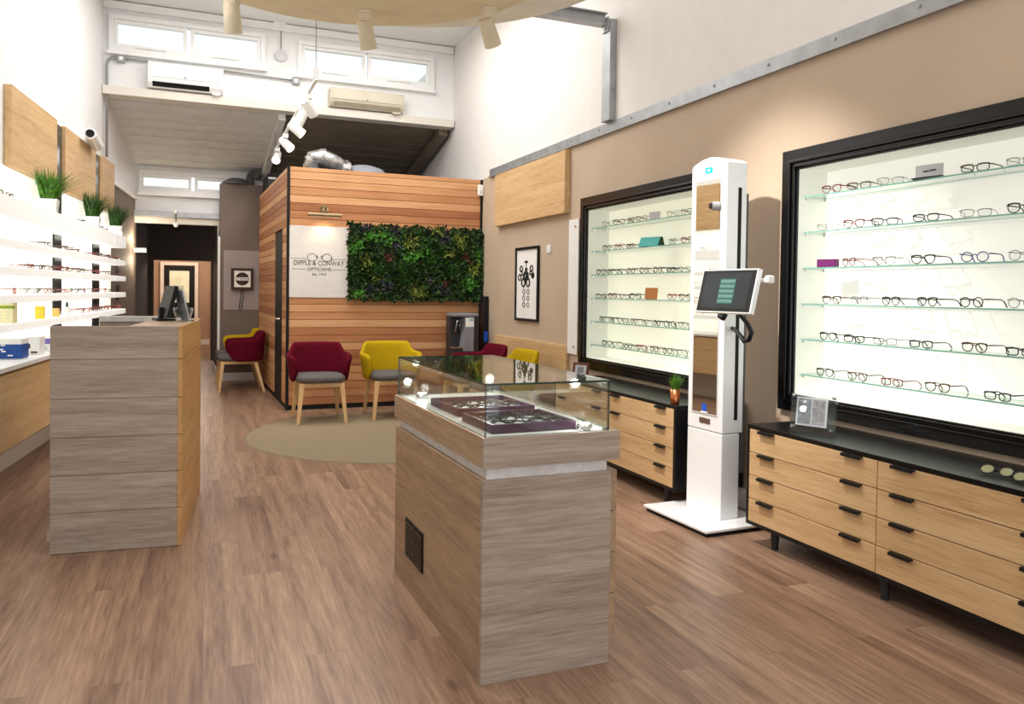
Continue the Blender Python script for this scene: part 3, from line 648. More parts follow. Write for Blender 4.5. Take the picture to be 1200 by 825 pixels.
lh = thing('leaflet_holder', 'clear tilted leaflet holder on the reception desk ledge', 'leaflet holder', deskpt(0.562, 0.70, DH), R(-66))
_t = Matrix.Rotation(R(13), 4, 'X')
MB().box(-0.06, 0.06, -0.008, -0.004, 0.0, 0.20, mat=_t).box(-0.06, 0.06, 0.006, 0.010, 0.0, 0.215, mat=_t).box(-0.06, 0.06, -0.02, 0.07, 0.0, 0.004).build('holder', 'acrylic', lh)
MB().box(-0.052, 0.052, -0.002, 0.004, 0.004, 0.19, mat=_t).build('leaflet', 'pale_grey', lh); MB().box(-0.052, 0.052, -0.0028, -0.0021, 0.11, 0.188, mat=_t).build('leaflet_cover', 'photo_grey', lh)
gb = MB().lathe([(0.001, 0.004), (0.03, 0.0), (0.048, 0.02), (0.058, 0.055), (0.060, 0.075), (0.056, 0.075), (0.053, 0.055), (0.044, 0.024), (0.028, 0.008), (0.001, 0.008)], n=28).build('glass_bowl', 'acrylic', None, deskpt(0.53, 0.92, DH), smooth=True)
tag(gb, 'small clear glass bowl behind the leaflet holder on the desk', 'bowl')

# ================================================================== SPECTACLES
def rim_pts(cx_, w, h, shape, n=22):
    out = []
    for i in range(n):
        a = 2*PI*i/n; c, s_ = math.cos(a), math.sin(a)
        e = {'round': 1.0, 'rect': 0.62, 'way': 0.75}[shape]
        x = math.copysign(abs(c)**e, c)*w/2; z = math.copysign(abs(s_)**e, s_)*h/2
        if shape == 'way' and z < 0: x *= 1+0.28*z/(h/2)
        out.append((cx_+x, 0.0008*abs(x), z))
    return out
SHAPES = {'round': (0.050, 0.044), 'rect': (0.054, 0.033), 'way': (0.054, 0.041)}
_gm = {}
def glasses_meshes(shape, colour, folded, lensm):
    k = (shape, colour, folded, lensm)
    if k in _gm: return _gm[k]
    w, h = SHAPES[shape]; r = 0.0016 if colour in ('silver', 'grey') else 0.0025
    f = MB(); ln = []
    zc = h/2+0.003
    for s in (-1, 1):
        p = [(x, y, z+zc) for x, y, z in rim_pts(s*0.035, w, h, shape)]
        f.tube(p, r, 6, True)
        if shape == 'way' or shape == 'rect':      # heavier brow
            f.tube([(s*0.010, 0, zc+h*0.40), (s*0.035, 0, zc+h*0.5), (s*0.062, 0.001, zc+h*0.42)], r*1.5, 6)
        f.tube([(s*0.061, 0.001, zc+h*0.30), (s*0.068, 0.003, zc+h*0.32), (s*0.070, 0.008, zc+h*0.32)], r*1.2, 6)
        l = MB(); q = [(x, y, z+zc) for x, y, z in rim_pts(s*0.035, w-0.002, h-0.002, shape)]
        l._add(q, [tuple(range(len(q)))]); ln.append(l.mesh('lens', lensm))
    f.tube([(-0.011, 0, zc+h*0.12), (-0.005, -0.002, zc+h*0.25), (0.005, -0.002, zc+h*0.25), (0.011, 0, zc+h*0.12)], r*1.1, 6)
    tm = []
    zt = zc+h*0.32
    for s in (-1, 1):
        if not folded: pts = [(s*0.070, 0.006, zt), (s*0.070, 0.05, zt), (s*0.069, 0.095, zt-0.001), (s*0.068, 0.115, zt-0.008), (s*0.066, 0.138, 0.003)]; rad = [r*1.3, r*1.2, r*1.1, r*1.1, r*1.3]
        else: pts = [(s*0.070, 0.006, zt), (s*0.066, 0.012+0.004*(s > 0), zt), (-s*0.02, 0.016+0.004*(s > 0), zt-0.004), (-s*0.045, 0.018+0.004*(s > 0), zt-0.012), (-s*0.060, 0.020+0.004*(s > 0), 0.004)]; rad = [r*1.3]*5
        t = MB().tube(pts, r, 6, radii=rad); tm.append(t.mesh('temple', 'g_'+colour))
    fm = f.mesh('frame_front', 'g_'+colour)
    for me in [fm]+tm:
        for p in me.polygons: p.use_smooth = True
    _gm[k] = (fm, tm, ln); return _gm[k]
def spectacles(shape, colour, loc, rz, label, group, folded=False, lensm='lens', lenses=True, name='spectacles', tilt=0.0):
    t = thing(name, label, 'sunglasses' if name == 'sunglasses' else 'glasses', loc, rz, group)
    if tilt: t.rotation_euler = (tilt, 0, rz)
    fm, tm, ln = glasses_meshes(shape, colour, folded, lensm)
    link('frame_front', fm, t)
    for m in tm: link('temple', m, t)
    if lenses:
        for m in ln: link('lens', m, t)
    return t
ORD = ['first', 'second', 'third', 'fourth', 'fifth', 'sixth', 'seventh', 'eighth', 'ninth', 'tenth', 'eleventh', 'twelfth']
SHW = {'round': 'round', 'rect': 'rectangular', 'way': 'square-eyed'}
gr = random.Random(21)

# ================================================================== DISPLAY CABINETS in the right wall
def cabinet(y0, y1, label, lit, shelves, clips=True):
    t = thing('display_cabinet', label, 'display cabinet', RW(0, y0, 0.68), RWA, 'lit display cabinets')
    L = y1-y0; H = 1.525; fw_ = 0.118; dp = 0.21
    # moulded black frame: stepped bands
    f = MB()
    for a, b, d0, d1 in ((0.0, 0.062, -0.028, -0.001), (0.062, 0.078, -0.040, -0.001), (0.078, 0.092, -0.022, -0.001), (0.092, 0.106, -0.032, -0.001), (0.106, fw_, -0.014, -0.001)):
        f.box(d0, d1, a, L-a, H-b, H-a).box(d0, d1, a, L-a, a*0.85, b*0.85)
        f.box(d0, d1, a, b, b*0.85, H-b).box(d0, d1, L-b, L-a, b*0.85, H-b)
    f.build('frame', 'black_gloss', t, bevel=0.003)
    z0, z1 = fw_*0.85, H-fw_
    B(dp, dp+0.01, fw_, L-fw_, z0, z1).build('back_panel', lit, t)
    MB().box(0.0, dp, fw_-0.012, fw_-0.002, z0, z1).build('side_panel', 'lit_side', t)
    MB().box(0.0, dp, L-fw_+0.002, L-fw_+0.012, z0, z1).build('side_panel', 'lit_side', t)
    MB().box(0.0, dp, fw_, L-fw_, z1, z1+0.01).build('top_panel', 'lit_side', t)
    MB().box(0.0, dp, fw_, L-fw_, z0-0.01, z0).build('bottom_panel', 'lit_side', t)
    for z in shelves:
        s = MB().box(0.035, dp-0.012, fw_+0.004, L-fw_-0.004, z-0.68-0.008, z-0.68, 0, None, 0.0, 1, 2).build('shelf', ['glass', 'edge'], t)
        for yy in (fw_+0.012, L-fw_-0.012):
            for xx in (0.05, dp-0.03): MB().cyl((xx, yy, z-0.68-0.022), (xx, yy, z-0.68-0.008), 0.007, n=8).build('shelf_support', 'chrome', s)
    return t
SZ = [1.933, 1.726, 1.518, 1.310, 1.104, 0.898]
cabinet(1.76, 3.785, 'large black-framed lit display cabinet above the drawers with sunglasses and acrylic stand', 'lit', SZ)
cabinet(4.40, 6.455, 'black-framed lit display cabinet beyond the white kiosk with turquoise case inside', 'lit_warm', SZ)
SHELFN = ['top', 'second', 'third', 'fourth', 'fifth', 'lowest']
rows1 = [  # (y along the wall, shape, colour, turn)
 [(3.47, 'way', 'burgundy', 8), (3.27, 'rect', 'brown', 20), (3.06, 'rect', 'silver', 30), (2.58, 'rect', 'brown', 12), (2.36, 'rect', 'silver', 5), (2.14, 'way', 'brown', 0)],
 [(3.49, 'rect', 'silver', 20), (3.30, 'way', 'burgundy', 10), (3.09, 'rect', 'black', 35), (2.84, 'rect', 'black', 12), (2.57, 'rect', 'silver', 28), (2.35, 'way', 'black', 5), (2.12, 'round', 'brown', 0)],
 [(3.33, 'way', 'burgundy', -15), (3.09, 'way', 'grey', 12), (2.85, 'way', 'black', 6), (2.57, 'round', 'blue', 12), (2.34, 'round', 'grey', 3), (2.10, 'rect', 'black', 0)],
 [(3.45, 'way', 'brown', 6), (3.25, 'way', 'grey', -6), (3.04, 'way', 'black', -8), (2.82, 'way', 'black', -8), (2.58, 'round', 'black', -4), (2.34, 'round', 'grey', 0), (2.10, 'way', 'brown', 0)],
 [(3.47, 'way', 'black', 0), (3.28, 'rect', 'black', 8), (3.07, 'rect', 'grey', 14), (2.85, 'rect', 'black', 4), (2.56, 'way', 'brown', 0), (2.34, 'rect', 'black', 2), (2.10, 'rect', 'black', 2)],
 [(3.49, 'way', 'black', 0), (3.25, 'way', 'brown', 4), (3.02, 'rect', 'burgundy', 4), (2.75, 'way', 'brown', 6), (2.44, 'rect', 'black', 0), (2.18, 'way', 'black', 0)]]
for i, row in enumerate(rows1):
    for k, (y, sh, cl, tr) in enumerate(row):
        spectacles(sh, cl, RW(-0.055, y, SZ[i]+0.0005), RWA-PI/2+R(tr), f'{cl} {SHW[sh]} glasses, {ORD[k]} from the kiosk on the {SHELFN[i]} shelf of the large cabinet', 'glasses in the large display cabinet')
skip2 = {0: (5.22, 5.45), 1: (5.18, 5.62), 3: (5.22, 5.52)}
pal2 = [['brown', 'grey', 'silver', 'grey', 'brown'], ['black', 'burgundy', 'grey', 'brown', 'pink'], ['black', 'grey', 'black', 'black', 'brown'], ['burgundy', 'brown', 'pink', 'black', 'grey'], ['brown', 'grey', 'black', 'black', 'grey'], ['black', 'grey', 'black', 'brown', 'pink']]
for i in range(6):
    y = 4.72; k = 0
    while y < 6.22:
        if i in skip2 and skip2[i][0]-0.08 < y < skip2[i][1]+0.08: y = skip2[i][1]+0.085; continue
        sh = gr.choice(['rect', 'way', 'way', 'round']); cl = pal2[i][k % 5]
        spectacles(sh, cl, RW(-0.06, y, SZ[i]+0.0005), RWA-PI/2+R(gr.uniform(-10, 22)), f'{cl} {SHW[sh]} glasses, {ORD[k]} from the kiosk on the {SHELFN[i]} shelf beyond it', 'glasses in the cabinet beyond the kiosk')
        y += gr.uniform(0.165, 0.205); k += 1
# cards and cases standing among the glasses
cd = thing('brand_card', 'white name card on a dark base, top shelf of the large cabinet', 'sign card', RW(-0.06, 2.83, SZ[0]+0.0005), RWA-PI/2+R(10))
B(-0.075, 0.075, -0.03, 0.03, 0, 0.008).build('base', 'charcoal', cd); B(-0.07, 0.07, -0.004, 0.0, 0.008, 0.07).build('card', 'pale_grey', cd); MB().box(-0.03, 0.0, -0.0055, -0.004, 0.034, 0.042).box(0.004, 0.035, -0.0055, -0.004, 0.036, 0.044).build('printed_mark', 'grey_dark', cd)
tag(B(-0.06, 0.06, -0.02, 0.02, 0, 0.045).build('glasses_case', 'purple_card', None, RW(-0.06, 3.49, SZ[2]+0.0005), RWA-PI/2+R(10), 0.003), 'small purple case on the third shelf of the large cabinet', 'case')
tq = thing('tent_case', 'turquoise folded case on the second shelf beyond the kiosk', 'case', RW(-0.075, 5.40, SZ[1]+0.0005), RWA-PI/2+R(18))
MB().prism([(-0.045, 0.0), (0.045, 0.0), (0.02, 0.075), (-0.01, 0.075)], 'X', -0.10, 0.10).build('case_body', 'teal_card', tq, bevel=0.003)
MB().prism([(-0.04, 0.003), (0.04, 0.003), (0.018, 0.07), (-0.008, 0.07)], 'X', 0.1005, 0.102).build('case_end', 'leaf_dark', tq)
oc = MB().box(-0.06, 0.06, -0.012, 0.012, 0, 0.09, mat=Matrix.Rotation(R(-6), 4, 'X')).build('brand_card', 'orange_card', None, RW(-0.06, 5.37, SZ[3]+0.0015), RWA-PI/2+R(12), 0.002)
tag(oc, 'orange-brown upright card on the fourth shelf beyond the kiosk', 'sign card')
tag(B(-0.06, 0.06, -0.004, 0.004, 0, 0.06).build('brand_card', 'pale_grey', None, RW(-0.06, 5.335, SZ[0]+0.0005), RWA-PI/2+R(10), 0.001), 'pale grey card on the top shelf beyond the kiosk', 'sign card')

# ---- glasses on the lit left wall (tiny in the photo)
rows = [[6.15, 6.4, 8.55, 9.5, 9.75], [7.35, 7.95, 8.15, 8.4, 9.15, 9.4, 9.85, 10.0, 10.15, 10.35], [6.9, 7.2, 7.5, 7.75, 8.0, 8.3, 8.5, 8.7, 9.0, 9.25, 9.65, 9.8], [6.5, 6.8, 7.1, 7.35, 7.6, 7.9, 8.15, 8.4, 8.65, 9.0, 9.65, 9.9], [8.6, 8.85, 9.1, 9.35, 9.6, 9.8, 10.0, 10.15, 10.3, 10.45]]
rows[2] += []
lp = [['black', 'brown', 'black'], ['black', 'brown', 'grey', 'burgundy', 'burgundy'], ['burgundy', 'black', 'grey', 'burgundy', 'burgundy'], ['pink', 'grey', 'grey', 'burgundy', 'black'], ['burgundy', 'pink', 'burgundy', 'brown']]
for i, ys in enumerate(rows):
    for k, y in enumerate(ys):
        sh = gr.choice(['rect', 'way', 'round']); cl = lp[i][k % len(lp[i])]
        spectacles(sh, cl, LW(0.165, y, STOP[i]+0.001), LWA+PI/2+R(gr.uniform(-15, 15)), f'{cl} {SHW[sh]} glasses, {ORD[k]} one along the {ROWN[i]} lit white shelf from the shop front', 'glasses on the lit white wall shelves', lenses=False)

# ================================================================== DRAWER UNITS
def drawer_unit(y0, y1, label, items):
    t = thing('drawer_unit', label, 'drawer unit', RW(0, y0, 0), RWA, 'oak drawer units')
    L = y1-y0; D = 0.45; zb, zt = 0.105, 0.650; x0 = -D
    f = MB().box(x0, -0.012, 0, L, zt-0.022, zt).box(x0, -0.012, 0, L, zb, zb+0.02).box(x0, -0.012, 0, 0.022, zb+0.02, zt-0.022).box(x0, -0.012, L-0.022, L, zb+0.02, zt-0.022).box(x0+0.02, -0.012, 0.022, L-0.022, zb+0.02, zt-0.022)
    f.build('carcass', 'black_top', t, bevel=0.002)
    cw_ = (L-0.044)/2; rh = (zt-zb-0.042)/4
    for c in (0, 1):
        for r_ in range(4):
            a = 0.022+c*cw_+0.0025; b = 0.022+(c+1)*cw_-0.0025; z = zb+0.02+r_*rh+0.002; z2 = z+rh-0.004
            d_ = B(x0-0.002, x0+0.0195, a, b, z, z2).build('drawer', 'oak_y', t, bevel=0.0015)
            for yc in (a+0.14, b-0.14):
                MB().box(x0-0.022, x0-0.0025, yc-0.058, yc+0.058, z2-0.006, z2+0.0012).box(x0-0.022, x0-0.019, yc-0.058, yc+0.058, z2-0.013, z2-0.006).build('handle', 'black_matt', d_)
    for yy in (0.17, L/2, L-0.17):
        for xx in (x0+0.06, -0.07):
            MB().cyl((xx, yy, 0.0), (xx, yy, zb), 0.017, 0.025, 14).build('leg', 'charcoal', t, smooth=False)
    return t
drawer_unit(1.72, 3.52, 'oak-fronted black drawer unit under the large display cabinet', 0)
drawer_unit(4.22, 6.03, 'oak-fronted black drawer unit beyond the white kiosk', 1)
UT = 0.651
# acrylic photo stand
ac = thing('acrylic_stand', 'clear acrylic photo stand with chrome studs on the drawer unit', 'photo stand', RW(0.375, 3.12, UT), R(-66))
_t = Matrix.Rotation(R(-8), 4, 'X')
MB().box(-0.115, 0.115, -0.012, -0.006, 0.004, 0.205, mat=_t).box(-0.115, 0.115, 0.004, 0.010, 0.004, 0.205, mat=_t).box(-0.115, 0.115, -0.035, 0.06, 0, 0.006).build('acrylic_block', 'acrylic', ac)
MB().box(-0.088, 0.070, -0.004, 0.002, 0.045, 0.19, mat=_t).build('photo_mount', 'white', ac)
MB().box(-0.078, -0.012, -0.0055, -0.0042, 0.055, 0.18, mat=_t).build('photo', 'photo_grey', ac); MB().box(-0.005, 0.06, -0.0055, -0.0042, 0.055, 0.18, mat=_t).build('photo', 'photo_pale', ac)
st = MB()
for xx, zz in ((-0.1, 0.195), (0.1, 0.035), (-0.1, 0.035), (0.1, 0.195)): st.cyl(_t @ Vector((xx, -0.022, zz)), _t @ Vector((xx, 0.012, zz)), 0.006, n=10)
st.build('stud', 'chrome', ac)
# sunglasses lying on the near unit
for k, (d_, y, rz, sh, cl, lm, lab) in enumerate(((0.33, 2.16, -75, 'round', 'black', 'lens_olive', 'olive-lensed sunglasses lying on the drawer unit, first in from the acrylic stand'), (0.34, 2.02, -82, 'round', 'black', 'lens_olive', 'olive-lensed sunglasses lying on the drawer unit, second in from the acrylic stand'), (0.37, 1.90, -70, 'way', 'grey', 'lens_dark', 'grey dark-lensed sunglasses at the cut edge of the drawer unit'))):
    spectacles(sh, cl, RW(d_, y, UT+0.005), R(rz), lab, 'sunglasses on the drawer unit', True, lm, True, 'sunglasses', R(-48))
pf = thing('photo_frame', 'small red-brown framed picture standing on the farther drawer unit', 'picture frame', RW(0.27, 5.93, UT+0.001), R(-60))
_t = Matrix.Rotation(R(-10), 4, 'X')
MB().box(-0.075, 0.075, -0.008, 0.008, 0.0, 0.018, mat=_t).box(-0.075, 0.075, -0.008, 0.008, 0.102, 0.12, mat=_t).box(-0.075, -0.057, -0.008, 0.008, 0.018, 0.102, mat=_t).box(0.057, 0.075, -0.008, 0.008, 0.018, 0.102, mat=_t).build('frame', 'frame_wood', pf, bevel=0.002)
MB().box(-0.057, 0.057, -0.002, 0.004, 0.018, 0.102, mat=_t).build('picture', 'pale_grey', pf); MB().box(-0.03, 0.03, -0.0035, -0.0022, 0.035, 0.085, mat=_t).build('picture_print', 'cooler', pf)
MB().box(-0.01, 0.01, 0.016, 0.05, 0.0, 0.09).build('back_strut', 'frame_wood', pf)
grass_plant('mini_plant', 'tiny green plant in a copper pot on the farther drawer unit', RW(0.40, 4.315, UT), 0.095, 0.034, 0.11, 0.05, 120, 'grass', 9, None, 'copper')

# ================================================================== ON THE RIGHT WALL
tag(B(-0.062, -0.002, 0, 1.86, 0, 0.587).build('wall_panel', 'oak_y', None, RW(0, 6.72, 2.10), RWA, 0.003), 'large oak panel high on the taupe wall beside the timber room', 'wall panel')
tag(B(-0.032, -0.002, 0, 1.93, 0, 0.55).build('wall_panel', 'oak_y', None, RW(0, 6.69, 0.31), RWA, 0.003), 'low oak back-rest panel on the taupe wall under the framed print', 'wall panel')
ap = thing('framed_print', 'tall narrow black-framed print of a chandelier made of spectacle lenses', 'picture', RW(0, 7.40, 1.05), RWA)
AL, AH = 0.62, 0.78
f = MB().box(-0.026, -0.002, 0, AL, 0, 0.028).box(-0.026, -0.002, 0, AL, AH-0.028, AH).box(-0.026, -0.002, 0, 0.028, 0.028, AH-0.028).box(-0.026, -0.002, AL-0.028, AL, 0.028, AH-0.028)
f.build('frame', 'black', ap, bevel=0.002)
B(-0.012, -0.002, 0.028, AL-0.028, 0.028, AH-0.028).build('paper', 'paper', ap)
ik = MB(); q = -0.0135
def ap_ring(y, z, ry, rz_, w, mb): mb.tube([(q, y+ry*math.cos(a), z+rz_*math.sin(a)) for a in [2*PI*i/20 for i in range(20)]], w, 5, True)
def apx(px, py):   # place marks by their position inside the frame
    return AL*(1-(px-130)/210), AH*(1-(py-85)/680)
def disc(y, z, ry, rz_, mb): mb._add([(q, y+ry*math.cos(a), z+rz_*math.sin(a)) for a in [2*PI*i/18 for i in range(18)]], [tuple(range(18))])
c0 = AL/2-0.02
y_, z_ = apx(228, 222); disc(y_, z_, 0.05, 0.014, ik); ik.tube([(q, y_, z_), (q, y_, z_-0.07)], 0.004, 5)
for px, py, ry, rz_, w in ((183, 285, .035, .030, .008), (277, 285, .035, .030, .008), (170, 362, .035, .032, .008), (205, 410, .045, .042, .010), (247, 410, .045, .042, .010), (228, 345, .05, .04, .012), (222, 360, .03, .05, .008)):
    y_, z_ = apx(px, py); ap_ring(y_, z_, ry, rz_, w, ik)
y_, z_ = apx(288, 348); disc(y_, z_, 0.045, 0.034, ik)
y_, z_ = apx(228, 290); disc(y_, z_, 0.04, 0.018, ik); y_, z_ = apx(228, 325); disc(y_, z_, 0.07, 0.016, ik)
for a, b in (((195, 320), (183, 300)), ((262, 320), (277, 300)), ((200, 335), (175, 345)), ((258, 335), (285, 335)), ((205, 340), (205, 390)), ((250, 340), (247, 390)), ((228, 330), (228, 420))):
    p1, p2 = apx(*a), apx(*b); ik.tube([(q, *p1), (q, *p2)], 0.008, 5)
ik.build('chandelier_drawing', 'ink_black', ap, fix=False)
rg = MB()
for px, py in ((210, 495), (248, 495), (210, 555), (248, 555), (210, 615)):
    y_, z_ = apx(px, py); ap_ring(y_, z_, 0.030, 0.024, 0.005, rg)
rg.build('lens_drawing', 'ink', ap, fix=False)
rg = MB(); y_, z_ = apx(248, 615); ap_ring(y_, z_, 0.030, 0.024, 0.005, rg); rg.build('lens_drawing', 'ink_red', ap, fix=False)
sw = thing('light_switch', 'small white light switch beside the framed print', 'switch', RW(0, 7.13, 1.745), RWA)
B(-0.012, -0.002, 0, 0.09, 0, 0.08).build('switch_plate', 'white', sw, bevel=0.003); B(-0.016, -0.012, 0.03, 0.06, 0.02, 0.06).build('rocker', 'white', sw, bevel=0.002)
wp = thing('white_wall_panel', 'tall narrow white wall panel with studs beside the farther display cabinet', 'wall panel', RW(0, 6.49, 0.79), RWA)
B(-0.024, -0.012, 0, 0.20, 0, 1.24).build('panel_board', 'white', wp, bevel=0.002)
for zz in (0.07, 1.17):
    MB().cyl((-0.030, 0.055, zz), (-0.002, 0.055, zz), 0.014, n=12).build('stud', 'chrome', wp)
sn = thing('alarm_sensor', 'small white alarm sensor in the top corner of the timber room', 'sensor', (3.425, PY, 2.58))
B(-0.035, 0.03, -0.055, -0.014, -0.065, 0.065).build('sensor_body', 'white', sn, bevel=0.006); B(-0.02, 0.015, -0.058, -0.0555, -0.04, 0.0).build('lens', 'pale_grey', sn)
tag(B(-0.05, -0.012, 0, 0.10, 0, 0.54).build('flat_panel', 'black_matt', None, RW(0, 4.105, 0.135), RWA, 0.003), 'black flat upright panel on the wall behind the white kiosk', 'panel')
# radio-like clock box on the brown wall
cb = thing('wall_box_sign', 'square dark-framed box with a round dial hanging on the pale brown patch', 'wall sign', (0.935, 12.395, 1.335))
f = MB().box(-0.16, 0.145, -0.075, 0, 0, 0.035).box(-0.16, 0.145, -0.075, 0, 0.275, 0.31).box(-0.16, -0.122, -0.075, 0, 0.035, 0.275).box(0.107, 0.145, -0.075, 0, 0.035, 0.275)
f.build('frame', 'dark_brown', cb, bevel=0.004)
B(-0.122, 0.107, -0.062, -0.002, 0.035, 0.275).build('face', 'cream_light', cb)
MB().cyl((-0.008, -0.062, 0.155), (-0.008, -0.064, 0.155), 0.095, n=32).build('dial', 'dark_brown', cb); B(-0.095, 0.08, -0.067, -0.0645, 0.133, 0.177).build('dial_band', 'white', cb)
m = MB()
for i, w in enumerate((.018, .026, .026, .026, .018)): m.box(-0.077+i*0.033, -0.077+i*0.033+w*0.8, -0.0685, -0.0672, 0.147, 0.164)
m.build('dial_marks', 'ink', cb)
MB().tube([(-0.02, -0.02, 0.0), (-0.025, -0.02, -0.12), (-0.05, -0.015, -0.30)], 0.005).build('cable', 'black', cb, smooth=True); MB().tube([(0.01, -0.02, 0.0), (0.012, -0.02, -0.10), (-0.015, -0.015, -0.30)], 0.005).build('cable', 'black', cb, smooth=True)

# ================================================================== GLASS DISPLAY COUNTER
DCA = R(-0.3)
dc = thing('display_counter', 'grey oak display counter with a glass showcase top in the middle of the shop', 'display counter', (0.975, 2.54, 0), DCA)
W_, D_ = 0.50, 1.185
B(0.0, W_, 0.0, 0.022, 0, 0.706).build('front_panel', 'grey_x', dc, bevel=0.0015)
f = MB().box(0.0, 0.022, 0.023, D_, 0, 0.706); f.build('side_panel', 'grey_y', dc, bevel=0.0015)
MB().box(W_-0.025, W_-0.003, 0.023, D_, 0, 0.69).build('side_panel', 'grey_y', dc)
B(0.022, W_-0.026, D_-0.022, D_, 0, 0.706).build('back_panel', 'grey_x', dc, bevel=0.0015)
for k in range(4):
    z0_ = 0.10+k*0.152; d_ = B(W_-0.002, W_+0.026, 0.006, D_-0.006, z0_+0.0015, z0_+0.1505).build('drawer', 'grey_y', dc, bevel=0.001)
B(0.018, W_-0.012, 0.016, D_-0.016, 0.706, 0.748).build('reveal_strip', 'reveal', dc)
MB().box(-0.002, W_+0.03, -0.006, 0.016, 0.748, 0.852).build('cap_front', 'grey_x', dc, bevel=0.001); B(-0.002, W_+0.03, D_-0.0, D_+0.022, 0.748, 0.852).build('cap_back', 'grey_x', dc, bevel=0.001)
for a_, b_ in ((-0.002, 0.018), (W_+0.01, W_+0.03)): B(a_, b_, 0.0165, D_-0.0005, 0.748, 0.852).build('cap_side', 'grey_y', dc, bevel=0.001)
B(0.0185, W_+0.0095, 0.0165, D_-0.0005, 0.80, 0.850).build('deck', 'white', dc)
MB().box(W_-0.03, W_-0.008, 0.02, D_-0.004, 0.8505, 0.862).build('glass_channel', 'chrome', dc)
gx0, gx1, gy0, gy1, gz0, gz1, gt = 0.010, W_-0.006, 0.012, D_+0.006, 0.8525, 1.036, 0.007
for nm, a in (('glass_front', (gx0, gx1, gy0, gy0+gt, gz0, gz1-gt, 1)), ('glass_back', (gx0, gx1, gy1-gt, gy1, gz0, gz1-gt, 1)), ('glass_side', (gx0, gx0+gt, gy0+gt, gy1-gt, gz0, gz1-gt, 0)), ('glass_side', (gx1-gt, gx1, gy0+gt, gy1-gt, gz0, gz1-gt, 0)), ('glass_top', (gx0, gx1, gy0, gy1, gz1-gt, gz1, 2))):
    MB().box(*a[:6], 0, None, 0.0, 1, a[6]).build(nm, ['glass', 'edge_dark'], dc)
vg = B(-0.006, 0.0, 0.70, 0.975, 0.155, 0.325).build('vent_grille', 'black_matt', dc, bevel=0.001)
m = MB()
for k in range(9): m.box(-0.009, -0.006, 0.715, 0.96, 0.166+k*0.017, 0.172+k*0.017)
m.box(-0.0095, -0.006, 0.833, 0.841, 0.16, 0.32); m.build('grille_slats', 'vent_brass', vg)
def dcp(x, y, z): return (0.975+x*math.cos(DCA)-y*math.sin(DCA), 2.54+x*math.sin(DCA)+y*math.cos(DCA), z)
for (x, y), lab in (((0.09, 1.06), 'small chrome puck light at the far corner of the glass showcase'), ((0.415, 0.055), 'small chrome puck light at the near corner of the glass showcase')):
    p = thing('puck_light', lab, 'lamp', dcp(x, y, 0.8505), 0, 'puck lights in the showcase')
    MB().lathe([(0.001, 0), (0.030, 0), (0.030, 0.016), (0.022, 0.024)], n=20).build('lamp_body', 'chrome', p, smooth=False); MB().cyl((0, 0, 0.0235), (0, 0, 0.0245), 0.021).build('lens', 'bulb', p)
def tray(x0, x1, y0, y1, rz, label):
    t = thing('display_tray', label, 'tray', dcp((x0+x1)/2, (y0+y1)/2, 0.851), DCA+rz, 'plum display trays')
    a, b = (x1-x0)/2, (y1-y0)/2; h = 0.032
    MB().box(-a, a, -b, -b+0.012, 0, h).box(-a, a, b-0.012, b, 0, h).box(-a, -a+0.012, -b+0.012, b-0.012, 0, h).box(a-0.012, a, -b+0.012, b-0.012, 0, h).build('rim', 'purple_tray', t, bevel=0.002)
    B(-a+0.012, a-0.012, -b+0.012, b-0.012, 0.0, 0.008).build('lining', 'tray_lining', t)
    return t
tray(0.055, 0.390, 0.075, 0.385, R(1), 'plum tray of folded glasses at the front of the glass showcase')
tray(0.065, 0.405, 0.48, 0.83, R(1), 'plum tray of folded glasses farther back in the glass showcase')
ti = 0
for (ox, oy, nm) in ((0.090, 0.125, 'front'), (0.10, 0.535, 'back')):
    for r_ in range(3):
        for c in range(2):
            sh = gr.choice(['rect', 'way', 'way', 'round']); cl = gr.choice(['black', 'black', 'brown', 'grey', 'black', 'brown', 'black']) 
            spectacles(sh, cl, dcp(ox+0.050+c*0.155, oy+r_*0.092-0.015, 0.861), R(-14+gr.uniform(-12, 12)), f'folded {cl} {SHW[sh]} glasses, {"inner" if c else "outer"} column, {ORD[r_]} row of the {nm} plum tray', f'folded glasses in the {nm} plum tray', True, 'lens' if gr.random() < .6 else 'lens', True, tilt=R(-52))

